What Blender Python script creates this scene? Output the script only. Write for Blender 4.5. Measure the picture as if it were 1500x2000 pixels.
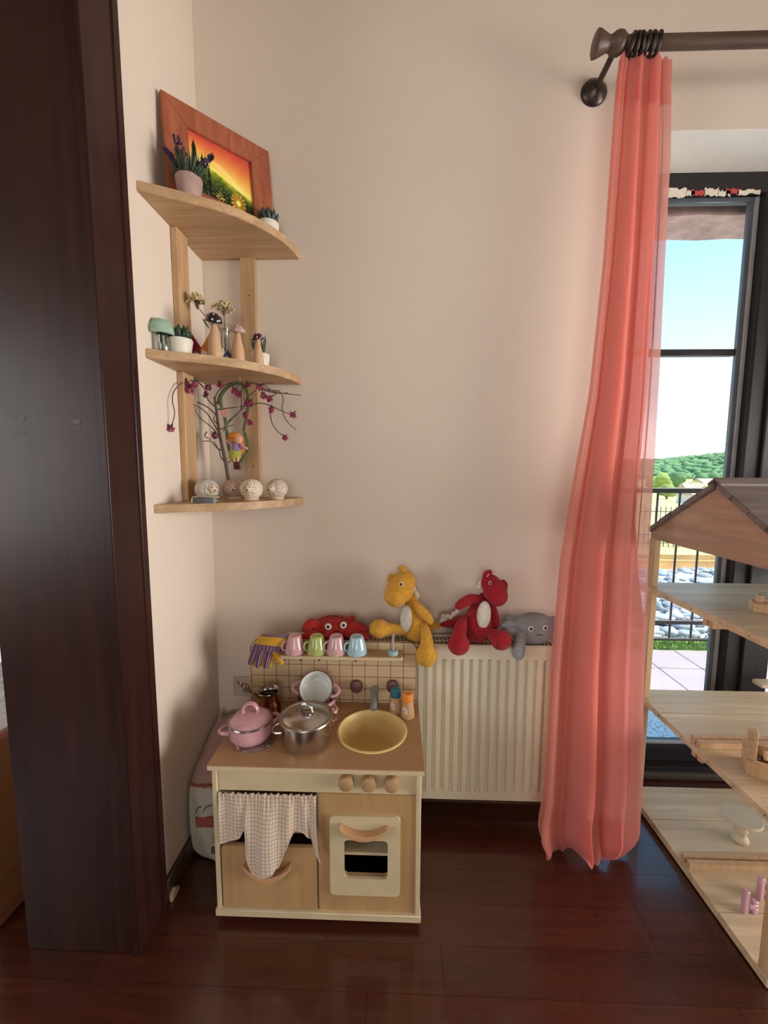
import bpy, bmesh, math, random
from math import sin, cos, pi, radians, sqrt, atan2, floor
from mathutils import Vector, Matrix, Quaternion
random.seed(7)
for o in list(bpy.data.objects): bpy.data.objects.remove(o)
SC = bpy.context.scene
COL = SC.collection

# ------------------------------------------------------------------ camera, sky, sun, lights, exposure
FPX, PITCH, YAW, ROLL, EYE = 800.0, .103, .030, -.0037, 1.35
D, XL = 1.56, -.715            # back wall plane y, left wall plane x

def cam_axes():
    cy, sy, cp, sp = cos(YAW), sin(YAW), cos(PITCH), sin(PITCH)
    f = Vector((-sy*cp, cy*cp, -sp)); r = Vector((cy, sy, 0)); d = f.cross(r)
    c, s = cos(ROLL), sin(ROLL)
    return c*r + s*d, -s*r + c*d, f
RX, DN, FW = cam_axes()
cd = bpy.data.cameras.new('camera'); cam = bpy.data.objects.new('camera', cd); COL.objects.link(cam)
cd.sensor_fit = 'VERTICAL'; cd.sensor_height = 36; cd.lens = FPX/2000*36; cd.clip_start = .02; cd.clip_end = 2000
mw = Matrix((RX, -DN, -FW)).transposed().to_4x4(); mw.translation = (0, 0, EYE); cam.matrix_world = mw
SC.camera = cam

vs = SC.view_settings
vs.view_transform = 'Standard'; vs.look = 'None'; vs.gamma = 1; vs.use_curve_mapping = False; vs.exposure = 0.12

wd = bpy.data.worlds.new('sky'); SC.world = wd; wd.use_nodes = True
nt = wd.node_tree; nt.nodes.clear()
wo = nt.nodes.new('ShaderNodeOutputWorld'); bg = nt.nodes.new('ShaderNodeBackground')
tc = nt.nodes.new('ShaderNodeTexCoord'); sx = nt.nodes.new('ShaderNodeSeparateXYZ'); rp = nt.nodes.new('ShaderNodeValToRGB')
nt.links.new(tc.outputs['Generated'], sx.inputs[0]); nt.links.new(sx.outputs['Z'], rp.inputs[0])
nt.links.new(rp.outputs[0], bg.inputs[0]); nt.links.new(bg.outputs[0], wo.inputs[0])
el = rp.color_ramp.elements
el[0].position = 0.0; el[0].color = (1.6, 1.62, 1.56, 1)
el[1].position = 1.0; el[1].color = (.10, .30, .62, 1)
for p_, c_ in ((.07, (1.45, 1.6, 1.65, 1)), (.15, (.66, .98, 1.12, 1)), (.24, (.44, .80, 1.0, 1)), (.42, (.27, .60, .92, 1))):
    e_ = el.new(p_); e_.color = c_
bg.inputs[1].default_value = 1.9

def lamp(kind, name, loc, aim, energy, color, **kw):
    l = bpy.data.lights.new(name, kind); l.energy = energy; l.color = color
    for k, v in kw.items(): setattr(l, k, v)
    o = bpy.data.objects.new(name, l); COL.objects.link(o); o.location = loc
    o.rotation_euler = (Vector(aim) - Vector(loc)).to_track_quat('-Z', 'Y').to_euler()
    return o
lamp('SUN', 'sun', (8, -1.4, 14), (0, 0, 0), 7, (1, .95, .86), angle=radians(.6))
# added fill lamps, right and front, set in assumed windows out of the picture
lamp('AREA', 'fill_right_side', (3.35, .45, 1.05), (-1, .55, 1.05), 40, (1, .93, .86), shape='RECTANGLE', size=1.6, size_y=1.4, spread=radians(95))
lamp('AREA', 'fill_front_side', (-.5, -3.3, 1.55), (-.3, 1, .8), 33, (1, .90, .79), shape='RECTANGLE', size=2.4, size_y=1.9)
lamp('AREA', 'daylight_left_room', (-2.75, -.9, 1.5), (-.5, .2, 1.2), 22, (1, .97, .94), shape='RECTANGLE', size=1.3, size_y=1.5)

# ------------------------------------------------------------------ helpers
def W(px, py, X=None, Y=None, Z=None):
    """point seen at photo pixel (px,py) on a world plane"""
    d = RX*(px-750) + DN*(py-1000) + FW*FPX
    t = X/d.x if X is not None else (Y/d.y if Y is not None else (Z-EYE)/d.z)
    return Vector((0, 0, EYE)) + d*t

ORG = {}
def org(o): return ORG.get(o.name, Vector((0, 0, 0))) if o else Vector((0, 0, 0))

def catmull(P, n):
    """resample a list of tuples smoothly"""
    m = len(P[0]); out = []
    Q = [P[0]] + list(P) + [P[-1]]
    for i in range(1, len(Q)-2):
        for k in range(n):
            t = k/n; r = []
            for j in range(m):
                a, b, c, d = Q[i-1][j], Q[i][j], Q[i+1][j], Q[i+2][j]
                r.append(.5*((2*b) + (c-a)*t + (2*a-5*b+4*c-d)*t*t + (3*b-a-3*c+d)*t**3))
            out.append(tuple(r))
    out.append(tuple(P[-1])); return out

def interp(tab, t):
    if t <= tab[0][0]: return tab[0][1]
    for (a, va), (b, vb) in zip(tab, tab[1:]):
        if t <= b:
            k = (t-a)/(b-a)
            if isinstance(va, tuple): return tuple(x+(y-x)*k for x, y in zip(va, vb))
            return va+(vb-va)*k
    return tab[-1][1]

class MB:
    def __init__(s): s.v = []; s.f = []; s.uv = []; s.mi = []; s.M = None; s.m = 0; s.cols = None
    def add(s, vs, fs, uvs=None):
        n = len(s.v)
        s.v += [tuple(s.M @ Vector(p)) if s.M else tuple(p) for p in vs]
        for i, f in enumerate(fs):
            s.f.append([n+k for k in f]); s.uv.append(uvs[i] if uvs else None); s.mi.append(s.m)
        return s
    def box(s, x0, x1, y0, y1, z0, z1, b=0, seg=1):
        x0, x1 = min(x0, x1), max(x0, x1); y0, y1 = min(y0, y1), max(y0, y1); z0, z1 = min(z0, z1), max(z0, z1)
        bm = bmesh.new(); bmesh.ops.create_cube(bm, size=1)
        for v in bm.verts: v.co = Vector(((x0+x1)/2+v.co.x*(x1-x0), (y0+y1)/2+v.co.y*(y1-y0), (z0+z1)/2+v.co.z*(z1-z0)))
        if b: bmesh.ops.bevel(bm, geom=bm.edges[:], offset=min(b, .45*min(x1-x0, y1-y0, z1-z0)), segments=seg, affect='EDGES')
        return s.bm(bm)
    def bm(s, bm):
        bm.verts.index_update()
        s.add([v.co.copy() for v in bm.verts], [[v.index for v in f.verts] for f in bm.faces]); bm.free(); return s
    def lathe(s, prof, c=(0, 0, 0), seg=32, axis=(0, 0, 1), wob=0, uvs=None):
        q = Vector((0, 0, 1)).rotation_difference(Vector(axis).normalized()); c = Vector(c)
        vs = []; fs = []; uv = []; n = len(prof); L = 0; ls = [0]
        for i in range(1, n): L += math.hypot(prof[i][0]-prof[i-1][0], prof[i][1]-prof[i-1][1]); ls.append(L)
        for i, (r, z) in enumerate(prof):
            for k in range(seg):
                a = 2*pi*k/seg; rr = max(r, 1e-5)*(1+wob*sin(3*a+i))
                vs.append(c + q @ Vector((rr*cos(a), rr*sin(a), z)))
        for i in range(n-1):
            for k in range(seg):
                k2 = (k+1) % seg
                fs.append([i*seg+k, i*seg+k2, (i+1)*seg+k2, (i+1)*seg+k])
                uv.append([(k/seg, ls[i]), ((k+1)/seg, ls[i]), ((k+1)/seg, ls[i+1]), (k/seg, ls[i+1])])
        if uvs: uv = [[(a*uvs[0], b*uvs[1]) for a, b in f] for f in uv]
        return s.add(vs, fs, uv)
    def tube(s, pts, r, seg=8, smooth=0, cap=True, uvs=None, flat=None, closed=False):
        """pts: 3-tuples (radius r) or 4-tuples with their own radius; flat=(dir, factor) squashes the section"""
        P = [tuple(p) if len(p) == 4 else (p[0], p[1], p[2], r) for p in pts]
        if smooth: P = catmull(P, smooth)
        C = [Vector(p[:3]) for p in P]; n = len(P)
        T = []
        for i in range(n):
            a = C[(i-1) % n] if (i or closed) else C[0]; b = C[(i+1) % n] if (i < n-1 or closed) else C[-1]
            t = b-a; T.append(t.normalized() if t.length > 1e-9 else Vector((0, 0, 1)))
        up = Vector((0, 0, 1)) if abs(T[0].z) < .9 else Vector((0, 1, 0))
        u = (up - T[0]*up.dot(T[0])).normalized(); vs = []; ls = [0.]
        for i in range(n):
            if i:
                u = T[i-1].rotation_difference(T[i]) @ u; u = (u - T[i]*u.dot(T[i])).normalized(); ls.append(ls[-1]+(C[i]-C[i-1]).length)
            w = T[i].cross(u)
            for k in range(seg):
                a = 2*pi*k/seg; o = (u*cos(a)+w*sin(a))*P[i][3]
                if flat: fd = Vector(flat[0]).normalized(); o -= fd*o.dot(fd)*(1-flat[1])
                vs.append(C[i]+o)
        fs = []; uv = []
        for i in range(n if closed else n-1):
            j = (i+1) % n
            for k in range(seg):
                k2 = (k+1) % seg
                fs.append([i*seg+k, i*seg+k2, j*seg+k2, j*seg+k])
                lj = ls[j] if j else ls[-1]
                uv.append([(k/seg, ls[i]), ((k+1)/seg, ls[i]), ((k+1)/seg, lj), (k/seg, lj)])
        if cap and not closed:
            fs.append(list(range(seg))[::-1]); uv.append([(0, 0)]*seg); fs.append([(n-1)*seg+k for k in range(seg)]); uv.append([(0, ls[-1])]*seg)
        if uvs: uv = [[(a*uvs[0], b*uvs[1]) for a, b in f] for f in uv]
        return s.add(vs, fs, uv)
    def blob(s, ctrl, seg=28, n=7, st=None, flat=None):
        """closed limb: smooth chain of (x,y,z,r) with rounded ends; st = stitch size for knitted UVs"""
        P = catmull(ctrl, n) if len(ctrl) > 1 else list(ctrl)
        C = [Vector(p[:3]) for p in P]
        if len(P) > 1: t0 = (C[0]-C[1]).normalized(); t1 = (C[-1]-C[-2]).normalized()
        else: t0 = Vector((0, 0, -1)); t1 = Vector((0, 0, 1))
        A = []; B = []
        for k in range(7, 0, -1):
            a = k/7*pi/2; A.append((*(C[0]+t0*P[0][3]*sin(a)), max(P[0][3]*cos(a), 2e-4)))
        for k in range(1, 8):
            a = k/7*pi/2; B.append((*(C[-1]+t1*P[-1][3]*sin(a)), max(P[-1][3]*cos(a), 2e-4)))
        Q = A+[tuple(p) for p in P]+B
        uvs = None
        if st: rm = max(p[3] for p in P); uvs = (max(8, round(2*pi*rm/st)), 1/st)
        return s.tube(Q, 0, seg, cap=False, uvs=uvs, flat=flat)
    def ell(s, c, r, seg=20, rings=12, rot=None, st=None):
        vs = []; fs = []; uv = []; q = rot or Matrix.Identity(3)
        for i in range(rings+1):
            t = pi*i/rings
            for k in range(seg):
                a = 2*pi*k/seg
                vs.append(Vector(c)+q @ Vector((r[0]*max(sin(t), 1e-4)*cos(a), r[1]*max(sin(t), 1e-4)*sin(a), -r[2]*cos(t))))
        N = max(8, round(2*pi*max(r)/st)) if st else 1; H = pi*max(r)/st/rings if st else 1/rings
        for i in range(rings):
            for k in range(seg):
                k2 = (k+1) % seg
                fs.append([i*seg+k, i*seg+k2, (i+1)*seg+k2, (i+1)*seg+k])
                uv.append([(N*k/seg, H*i), (N*(k+1)/seg, H*i), (N*(k+1)/seg, H*(i+1)), (N*k/seg, H*(i+1))])
        return s.add(vs, fs, uv)
    def prism(s, poly, a0, a1, ax='z', b=0, seg=2):
        """extrude polygon poly (2D) from a0 to a1 along ax: x -> poly=(y,z); y -> (x,z); z -> (x,y)"""
        def p3(p, h): return (h, p[0], p[1]) if ax == 'x' else ((p[0], h, p[1]) if ax == 'y' else (p[0], p[1], h))
        bm = bmesh.new(); lo = [bm.verts.new(p3(p, a0)) for p in poly]; hi = [bm.verts.new(p3(p, a1)) for p in poly]
        n = len(poly); f1 = bm.faces.new(lo[::-1]); f2 = bm.faces.new(hi)
        for i in range(n): bm.faces.new([lo[i], lo[(i+1) % n], hi[(i+1) % n], hi[i]])
        bmesh.ops.recalc_face_normals(bm, faces=bm.faces[:])
        if b: bmesh.ops.bevel(bm, geom=list(set(f1.edges[:]+f2.edges[:])), offset=b, segments=seg, affect='EDGES')
        return s.bm(bm)
    def ring(s, outer, inner, a0, a1, ax='y'):
        """plate between two loops of equal length (hole = inner)"""
        def p3(p, h): return (h, p[0], p[1]) if ax == 'x' else ((p[0], h, p[1]) if ax == 'y' else (p[0], p[1], h))
        n = len(outer); vs = [p3(p, a0) for p in outer]+[p3(p, a0) for p in inner]+[p3(p, a1) for p in outer]+[p3(p, a1) for p in inner]; fs = []
        for i in range(n):
            j = (i+1) % n
            fs += [[i, j, n+j, n+i], [2*n+i, 3*n+i, 3*n+j, 2*n+j], [i, 2*n+i, 2*n+j, j], [n+i, n+j, 3*n+j, 3*n+i]]
        return s.add(vs, fs)
    def grid(s, fn, nu, nv, uvfn=None):
        vs = [fn(i/nu, j/nv) for j in range(nv+1) for i in range(nu+1)]; fs = []; uv = []
        w = nu+1
        for j in range(nv):
            for i in range(nu):
                q = [(i, j), (i+1, j), (i+1, j+1), (i, j+1)]
                fs.append([b*w+a for a, b in q]); uv.append([uvfn(a/nu, b/nv) if uvfn else (a/nu, b/nv) for a, b in q])
        return s.add(vs, fs, uv)
    def build(s, name, mats, parent=None, sharp=38, fix=False, **props):
        me = bpy.data.meshes.new(name); o0 = org(parent)
        me.from_pydata([(p[0]-o0.x, p[1]-o0.y, p[2]-o0.z) for p in s.v], [], s.f)
        if any(u for u in s.uv):
            ul = me.uv_layers.new(name='UVMap'); k = 0
            for f, u in zip(s.f, s.uv):
                for j in range(len(f)):
                    ul.data[k].uv = u[j] if u else (0, 0); k += 1
        if fix:
            b = bmesh.new(); b.from_mesh(me); bmesh.ops.recalc_face_normals(b, faces=b.faces[:]); b.to_mesh(me); b.free()
        for m in (mats if isinstance(mats, (list, tuple)) else [mats]): me.materials.append(m)
        me.polygons.foreach_set('material_index', s.mi)
        me.polygons.foreach_set('use_smooth', [True]*len(s.f))
        if sharp: me.set_sharp_from_angle(angle=radians(sharp))
        me.update()
        o = bpy.data.objects.new(name, me); COL.objects.link(o)
        if parent: o.parent = parent; ORG[o.name] = o0
        for k, v in props.items(): o[k] = v
        return o

def thing(name, loc, label, cat, group=None):
    o = bpy.data.objects.new(name, None); COL.objects.link(o); o.location = loc; o.empty_display_size = .02
    ORG[o.name] = Vector(loc); o['label'] = label; o['category'] = cat
    if group: o['group'] = group
    return o
def tag(o, label, cat, group=None):
    o['label'] = label; o['category'] = cat
    if group: o['group'] = group
    return o
def struct(name, mb, m, parent=None, **kw):
    o = mb.build(name, m, parent, **kw)
    if not parent: o['kind'] = 'structure'
    return o
def B(x0, x1, y0, y1, z0, z1, b=0, seg=1): return MB().box(x0, x1, y0, y1, z0, z1, b, seg)
def share(src, name, parent, loc=(0, 0, 0), rot=(0, 0, 0), scale=(1, 1, 1)):
    o = bpy.data.objects.new(name, src.data); COL.objects.link(o); o.parent = parent
    o.location = loc; o.rotation_euler = rot; o.scale = scale; ORG[o.name] = org(parent); return o

# ------------------------------------------------------------------ materials
def lin(c): return tuple((x/255/12.92 if x/255 <= .04045 else ((x/255+.055)/1.055)**2.4) for x in c)
def col(r, g, b, k=1.0): return tuple(min(.95, x*k) for x in lin((r, g, b)))+(1,)

class N:
    def __init__(s, name):
        s.m = bpy.data.materials.new(name); s.m.use_nodes = True; s.t = s.m.node_tree; s.t.nodes.clear()
        s.out = s.n('ShaderNodeOutputMaterial')
    def n(s, ty, **kw):
        x = s.t.nodes.new(ty)
        for k, v in kw.items(): setattr(x, k, v)
        return x
    def l(s, a, b): s.t.links.new(a, b)
    def math(s, op, a, b=None):
        x = s.n('ShaderNodeMath', operation=op)
        for i, q in enumerate((a, b)):
            if q is None: continue
            if isinstance(q, (int, float)): x.inputs[i].default_value = q
            else: s.l(q, x.inputs[i])
        return x.outputs[0]
    def mix(s, f, a, b):
        x = s.n('ShaderNodeMix', data_type='RGBA')
        for i, q in ((0, f), (6, a), (7, b)):
            if isinstance(q, (int, float, tuple)): x.inputs[i].default_value = q
            else: s.l(q, x.inputs[i])
        return x.outputs[2]
    def noise(s, vec, scale, detail=3, rough=.55, dist=0):
        x = s.n('ShaderNodeTexNoise'); x.inputs['Scale'].default_value = scale; x.inputs['Detail'].default_value = detail
        x.inputs['Roughness'].default_value = rough; x.inputs['Distortion'].default_value = dist; s.l(vec, x.inputs['Vector']); return x.outputs['Fac']
    def coord(s, which='Object', scale=(1, 1, 1), rot=(0, 0, 0)):
        t = s.n('ShaderNodeTexCoord'); m = s.n('ShaderNodeMapping'); m.inputs['Scale'].default_value = scale; m.inputs['Rotation'].default_value = rot
        s.l(t.outputs[which], m.inputs[0]); return m.outputs[0]
    def ramp(s, f, stops):
        r = s.n('ShaderNodeValToRGB'); e = r.color_ramp.elements
        e[0].position, e[0].color = stops[0]; e[1].position, e[1].color = stops[-1]
        for p, c in stops[1:-1]: q = e.new(p); q.color = c
        s.l(f, r.inputs[0]); return r.outputs[0]
    def bump(s, h, st, dist):
        b = s.n('ShaderNodeBump'); b.inputs['Strength'].default_value = st; b.inputs['Distance'].default_value = dist; s.l(h, b.inputs['Height']); return b.outputs[0]
    def bsdf(s, color, rough=.5, metal=0, normal=None, coat=0, spec=.5, sheen=0):
        p = s.n('ShaderNodeBsdfPrincipled')
        for k, v in (('Base Color', color), ('Roughness', rough), ('Metallic', metal), ('Coat Weight', coat), ('Specular IOR Level', spec), ('Sheen Weight', sheen)):
            if isinstance(v, (int, float, tuple)): p.inputs[k].default_value = v
            else: s.l(v, p.inputs[k])
        p.inputs['Coat Roughness'].default_value = .08
        if normal is not None: s.l(normal, p.inputs['Normal'])
        s.p = p; s.l(p.outputs[0], s.out.inputs[0]); return s.m

def m_plain(name, c, rough=.5, metal=0, var=.12, vs=12, bump=0, bs=60, coat=0, spec=.5, sheen=0):
    n = N(name); v = n.coord()
    dark = tuple(x*(1-var) for x in c[:3])+(1,); lite = tuple(min(1, x*(1+var)) for x in c[:3])+(1,)
    k = n.ramp(n.noise(v, vs), [(.3, dark), (.7, lite)])
    nm = n.bump(n.noise(v, bs, 4), bump, .004) if bump else None
    return n.bsdf(k, rough, metal, nm, coat, spec, sheen)

def m_wood(name, c1, c2, ax='x', scale=1, rough=.5, coat=0, spec=.4, knots=True, bump=.15):
    n = N(name); s = {'x': (1.5, 22, 22), 'y': (22, 1.5, 22), 'z': (22, 22, 1.5)}[ax]
    v = n.coord('Object', tuple(q*scale for q in s))
    g = n.noise(v, 1.6, 5, .6, .9); f = n.noise(v, 7, 3, .6)
    k = n.math('ADD', n.math('MULTIPLY', g, .75), n.math('MULTIPLY', f, .25))
    c = n.ramp(k, [(.34, c1), (.5, tuple((a+b)/2 for a, b in zip(c1, c2))), (.64, c2)])
    if knots:
        v2 = n.coord('Object', tuple((q*.16 if q < 5 else q*.1)*scale*2.2 for q in s)); w = n.n('ShaderNodeTexWave', wave_type='RINGS')
        w.inputs['Scale'].default_value = 1.3; w.inputs['Distortion'].default_value = 5; w.inputs['Detail'].default_value = 2; n.l(v2, w.inputs['Vector'])
        c = n.mix(n.math('MULTIPLY', w.outputs['Fac'], .28), c, tuple(q*.72 for q in c1[:3])+(1,))
    return n.bsdf(c, rough, 0, n.bump(k, bump, .002), coat, spec)

def m_knit(name, c, rough=.85):
    n = N(name); t = n.n('ShaderNodeTexCoord'); sp = n.n('ShaderNodeSeparateXYZ'); n.l(t.outputs['UV'], sp.inputs[0])
    u, v = sp.outputs[0], sp.outputs[1]
    row = n.math('FLOOR', v); uu = n.math('ADD', u, n.math('MULTIPLY', row, .5))
    a = n.math('ABSOLUTE', n.math('SINE', n.math('MULTIPLY', uu, pi))); b = n.math('ABSOLUTE', n.math('SINE', n.math('MULTIPLY', v, pi)))
    h = n.math('POWER', n.math('MULTIPLY', a, b), .6)
    k = n.ramp(n.noise(n.coord(), 90, 3), [(.3, tuple(q*.85 for q in c[:3])+(1,)), (.7, tuple(min(1, q*1.12) for q in c[:3])+(1,))])
    return n.bsdf(k, rough, 0, n.bump(h, .8, .0028), 0, .2, .1)

M = {}
WALLC = (.70, .62, .55, 1)
n = N('wall_paint'); v = n.coord()
M['wall'] = n.bsdf(n.ramp(n.noise(v, 1.7, 4), [(.3, (.685, .585, .495, 1)), (.7, (.72, .615, .525, 1))]), .75, 0, n.bump(n.noise(v, 260, 3), .12, .002), 0, .3)
M['reveal_bright'] = m_plain('brightened_reveal', (.84, .81, .74, 1), .7, var=.03)  # paler than the wall paint, daylight in the recess put into the colour
M['ceiling'] = m_plain('ceiling_boards', (.30, .22, .16, 1), .8, var=.02)
def m_floor(name, c1, c2):
    n = N(name); oi = n.n('ShaderNodeObjectInfo'); v = n.coord('Object', (2, 26, 26))
    g = n.noise(v, 1.6, 5, .6, .8)
    c = n.ramp(g, [(.3, c1), (.7, c2)]); t = n.ramp(oi.outputs['Random'], [(0, (.80, .78, .78, 1)), (1, (1.12, 1.10, 1.08, 1))])
    mx = n.n('ShaderNodeMix', data_type='RGBA', blend_type='MULTIPLY'); mx.inputs[0].default_value = 1; n.l(c, mx.inputs[6]); n.l(t, mx.inputs[7])
    return n.bsdf(mx.outputs[2], n.ramp(n.noise(n.coord('Object', (3, 12, 3)), 2, 3), [(.3, (.26,)*3+(1,)), (.7, (.34,)*3+(1,))]), 0, n.bump(g, .08, .001), .45, .6)
M['floor'] = m_floor('floor_laminate', (.046, .0095, .005, 1), (.084, .020, .010, 1))
M['floor_gap'] = m_plain('floor_joint', (.02, .008, .006, 1), .7)
M['dark_wood'] = m_wood('door_lining_wood', (.017, .0055, .0050, 1), (.036, .0105, .0085, 1), 'z', .5, .36, spec=.28, knots=False, bump=.05)
M['base_wood'] = m_wood('baseboard_wood', (.05, .025, .015, 1), (.10, .05, .03, 1), 'y', 1, .4, knots=False)
M['pine'] = m_wood('shelf_pine', (.41, .245, .125, 1), (.60, .40, .225, 1), 'x', .9, .5)
M['pine_z'] = m_wood('post_pine', (.42, .25, .125, 1), (.60, .39, .215, 1), 'z', .9, .5)
M['frame_wood'] = m_wood('picture_frame_wood', (.25, .065, .034, 1), (.40, .125, .065, 1), 'z', 1, .4, knots=False)
M['doll_wood'] = m_wood('pale_plank', (.58, .43, .26, 1), (.78, .62, .42, 1), 'x', .8, .5)
M['doll_wood_y'] = m_wood('gable_plank', (.38, .235, .165, 1), (.52, .345, .25, 1), 'y', .8, .5)
M['doll_wood_z'] = m_wood('post_plank', (.50, .32, .17, 1), (.68, .48, .28, 1), 'z', .8, .5, knots=False)
M['roof_wood'] = m_wood('roof_stain', (.15, .118, .105, 1), (.27, .22, .20, 1), 'x', .8, .5)
M['toy_wood'] = m_wood('toy_wood', (.48, .29, .16, 1), (.60, .39, .22, 1), 'z', 1.5, .5, knots=False)
M['table_wood'] = m_plain('toy_table_wood', (.64, .52, .37, 1), .45, var=.05, vs=25)
M['ply'] = m_plain('cream_lacquer', (.60, .475, .295, 1), .45, var=.05, vs=20)
M['tan'] = m_wood('tan_veneer', (.395, .228, .100, 1), (.475, .288, .132, 1), 'z', .5, .42, knots=False, bump=.04)
M['counter'] = m_wood('counter_veneer', (.375, .203, .095, 1), (.455, .258, .128, 1), 'x', .5, .36, knots=False, bump=.04)
M['knob'] = m_wood('knob_wood', (.39, .225, .105, 1), (.47, .285, .14, 1), 'y', 1.4, .4, knots=False, bump=.04)
M['handle'] = m_wood('handle_beech', (.50, .26, .12, 1), (.58, .33, .17, 1), 'x', 1.4, .4, knots=False, bump=.04)
M['black'] = m_plain('black_inside', (.006, .006, .007, 1), .3, var=0)
M['pupil'] = m_plain('black_bead', (.008, .006, .006, 1), .15, var=0)
M['brown_knob'] = m_plain('brown_lacquer', (.105, .045, .038, 1), .4, var=.05)
M['grey_paint'] = m_plain('grey_lacquer', (.24, .235, .225, 1), .35, var=.05)
M['sink'] = m_plain('yellow_plastic', (.70, .50, .19, 1), .4, var=.04)
M['radiator'] = m_plain('radiator_enamel', (.73, .66, .51, 1), .38, var=.02)
M['rad_shade'] = m_plain('radiator_inner_shade', (.03, .022, .018, 1), .7)
M['pinkenamel'] = m_plain('pink_enamel', (.60, .315, .345, 1), .16, var=.04, coat=.4)
M['whiteenamel'] = m_plain('white_enamel', (.72, .73, .70, 1), .14, var=.02, coat=.3)
M['steel'] = m_plain('brushed_steel', (.56, .53, .50, 1), .22, 1, var=.08, vs=30)
M['steel_dark'] = m_plain('steel_rim', (.34, .31, .30, 1), .2, 1, var=.05)
M['copper'] = m_plain('hammered_copper', (.36, .135, .06, 1), .22, 1, var=.25, vs=50, bump=.5, bs=90)
M['brass_dark'] = m_plain('aged_brass', (.12, .065, .03, 1), .35, 1, var=.3, vs=60)
M['mug_pink'] = m_plain('pink_glaze', (.62, .36, .37, 1), .14, var=.03, coat=.4)
M['mug_green'] = m_plain('green_glaze', (.40, .46, .14, 1), .14, var=.03, coat=.4)
M['mug_blue'] = m_plain('blue_glaze', (.35, .53, .59, 1), .14, var=.03, coat=.4)
M['blue_paint'] = m_plain('pale_blue_paint', (.30, .46, .50, 1), .45)
M['stick'] = m_plain('faded_stick', (.40, .30, .27, 1), .6)
M['teal'] = m_plain('teal_cap', (.02, .17, .25, 1), .45)
M['orange'] = m_plain('orange_cap', (.80, .28, .055, 1), .4)
M['shaker'] = m_wood('shaker_wood', (.46, .255, .125, 1), (.55, .32, .165, 1), 'z', 2, .5, knots=False)
M['sticker'] = m_plain('white_sticker', (.66, .60, .54, 1), .5)
M['ink'] = m_plain('dark_print', (.06, .05, .05, 1), .5)
M['yellow_knit'] = m_knit('mustard_yarn', (.74, .375, .045, 1))
M['red_knit'] = m_knit('crimson_yarn', (.42, .014, .026, 1))
M['crab_knit'] = m_knit('red_yarn', (.50, .026, .022, 1))
M['grey_knit'] = m_knit('blue_grey_yarn', (.36, .365, .385, 1))
M['cream_knit'] = m_knit('cream_yarn', (.93, .82, .72, 1))
M['mint_knit'] = m_knit('mint_yarn', (.42, .62, .49, 1))
M['felt_white'] = m_plain('white_felt', (.75, .68, .63, 1), .9, bump=.2, bs=300)
M['pink_ink'] = m_plain('pink_thread', (.60, .30, .28, 1), .8)
M['iron'] = m_plain('bronzed_iron', (.050, .038, .034, 1), .32, .6, var=.25, vs=40)
M['rod_wood'] = m_wood('walnut_rod', (.062, .036, .024, 1), (.115, .072, .050, 1), 'x', 1, .42, knots=False)
M['frame_dark'] = m_plain('dark_window_paint', (.020, .017, .019, 1), .38, var=.1, spec=.35)
M['gasket'] = m_plain('grey_gasket', (.10, .12, .15, 1), .4)
M['bead'] = m_plain('pale_glazing_bead', (.34, .33, .34, 1), .4)
M['alu'] = m_plain('bronze_threshold', (.26, .23, .20, 1), .28, .8, var=.08)
M['tape'] = m_plain('masking_tape', (.74, .66, .55, 1), .8, var=.08, vs=80)
M['red_tape'] = m_plain('red_tape', (.55, .05, .06, 1), .6)
M['terracotta_pot'] = m_plain('dusty_pink_clay', (.40, .255, .23, 1), .7, var=.1, vs=40, bump=.15, bs=120)
M['white_pot'] = m_plain('white_ceramic_pot', (.72, .68, .57, 1), .5, var=.02)
M['soil'] = m_plain('dark_soil', (.03, .02, .014, 1), .95, bump=.5, bs=150)
M['leaf_dark'] = m_plain('dark_leaf', (.020, .042, .022, 1), .5, var=.3, vs=60)
M['leaf_teal'] = m_plain('succulent_leaf', (.025, .055, .042, 1), .4, var=.25, vs=60)
M['leaf_green'] = m_plain('lavender_leaf', (.055, .085, .048, 1), .6, var=.3, vs=60)
M['lavender'] = m_plain('lavender_bloom', (.045, .020, .060, 1), .8, var=.35, vs=90)
M['shroom_wood'] = m_wood('turned_maple', (.52, .31, .17, 1), (.60, .38, .225, 1), 'z', 2, .5, knots=False, bump=.05)
M['cap_black'] = m_plain('black_gloss_cap', (.022, .016, .018, 1), .15, var=.1, coat=.5)
M['cap_beige'] = m_plain('beige_gloss_cap', (.44, .30, .235, 1), .2, var=.05, coat=.4)
M['cap_wine'] = m_plain('burgundy_gloss_cap', (.060, .012, .016, 1), .15, var=.1, coat=.5)
M['dot'] = m_plain('white_dot', (.78, .72, .66, 1), .4)
M['felt_red'] = m_plain('red_felt', (.30, .022, .030, 1), .95, bump=.2, bs=300)
M['felt_orange'] = m_plain('orange_felt', (.55, .17, .035, 1), .95, bump=.2, bs=300)
M['felt_blue'] = m_plain('blue_felt', (.030, .085, .20, 1), .95, bump=.2, bs=300)
M['felt_purple'] = m_plain('purple_felt', (.085, .018, .075, 1), .95, bump=.2, bs=300)
M['felt_teal'] = m_plain('teal_felt', (.035, .10, .10, 1), .95, bump=.2, bs=300)
M['beard'] = m_plain('white_wool', (.60, .50, .42, 1), .95, bump=.4, bs=200)
M['skin'] = m_plain('felt_skin', (.66, .35, .20, 1), .9)
M['hair'] = m_plain('orange_wool_hair', (.62, .21, .025, 1), .9, bump=.4, bs=200)
M['felt_lilac'] = m_plain('lilac_felt', (.29, .17, .32, 1), .95, bump=.2, bs=300)
M['felt_lime'] = m_plain('lime_felt', (.34, .36, .06, 1), .95, bump=.2, bs=300)
M['shoe'] = m_plain('maroon_felt_shoe', (.075, .018, .022, 1), .9)
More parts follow.
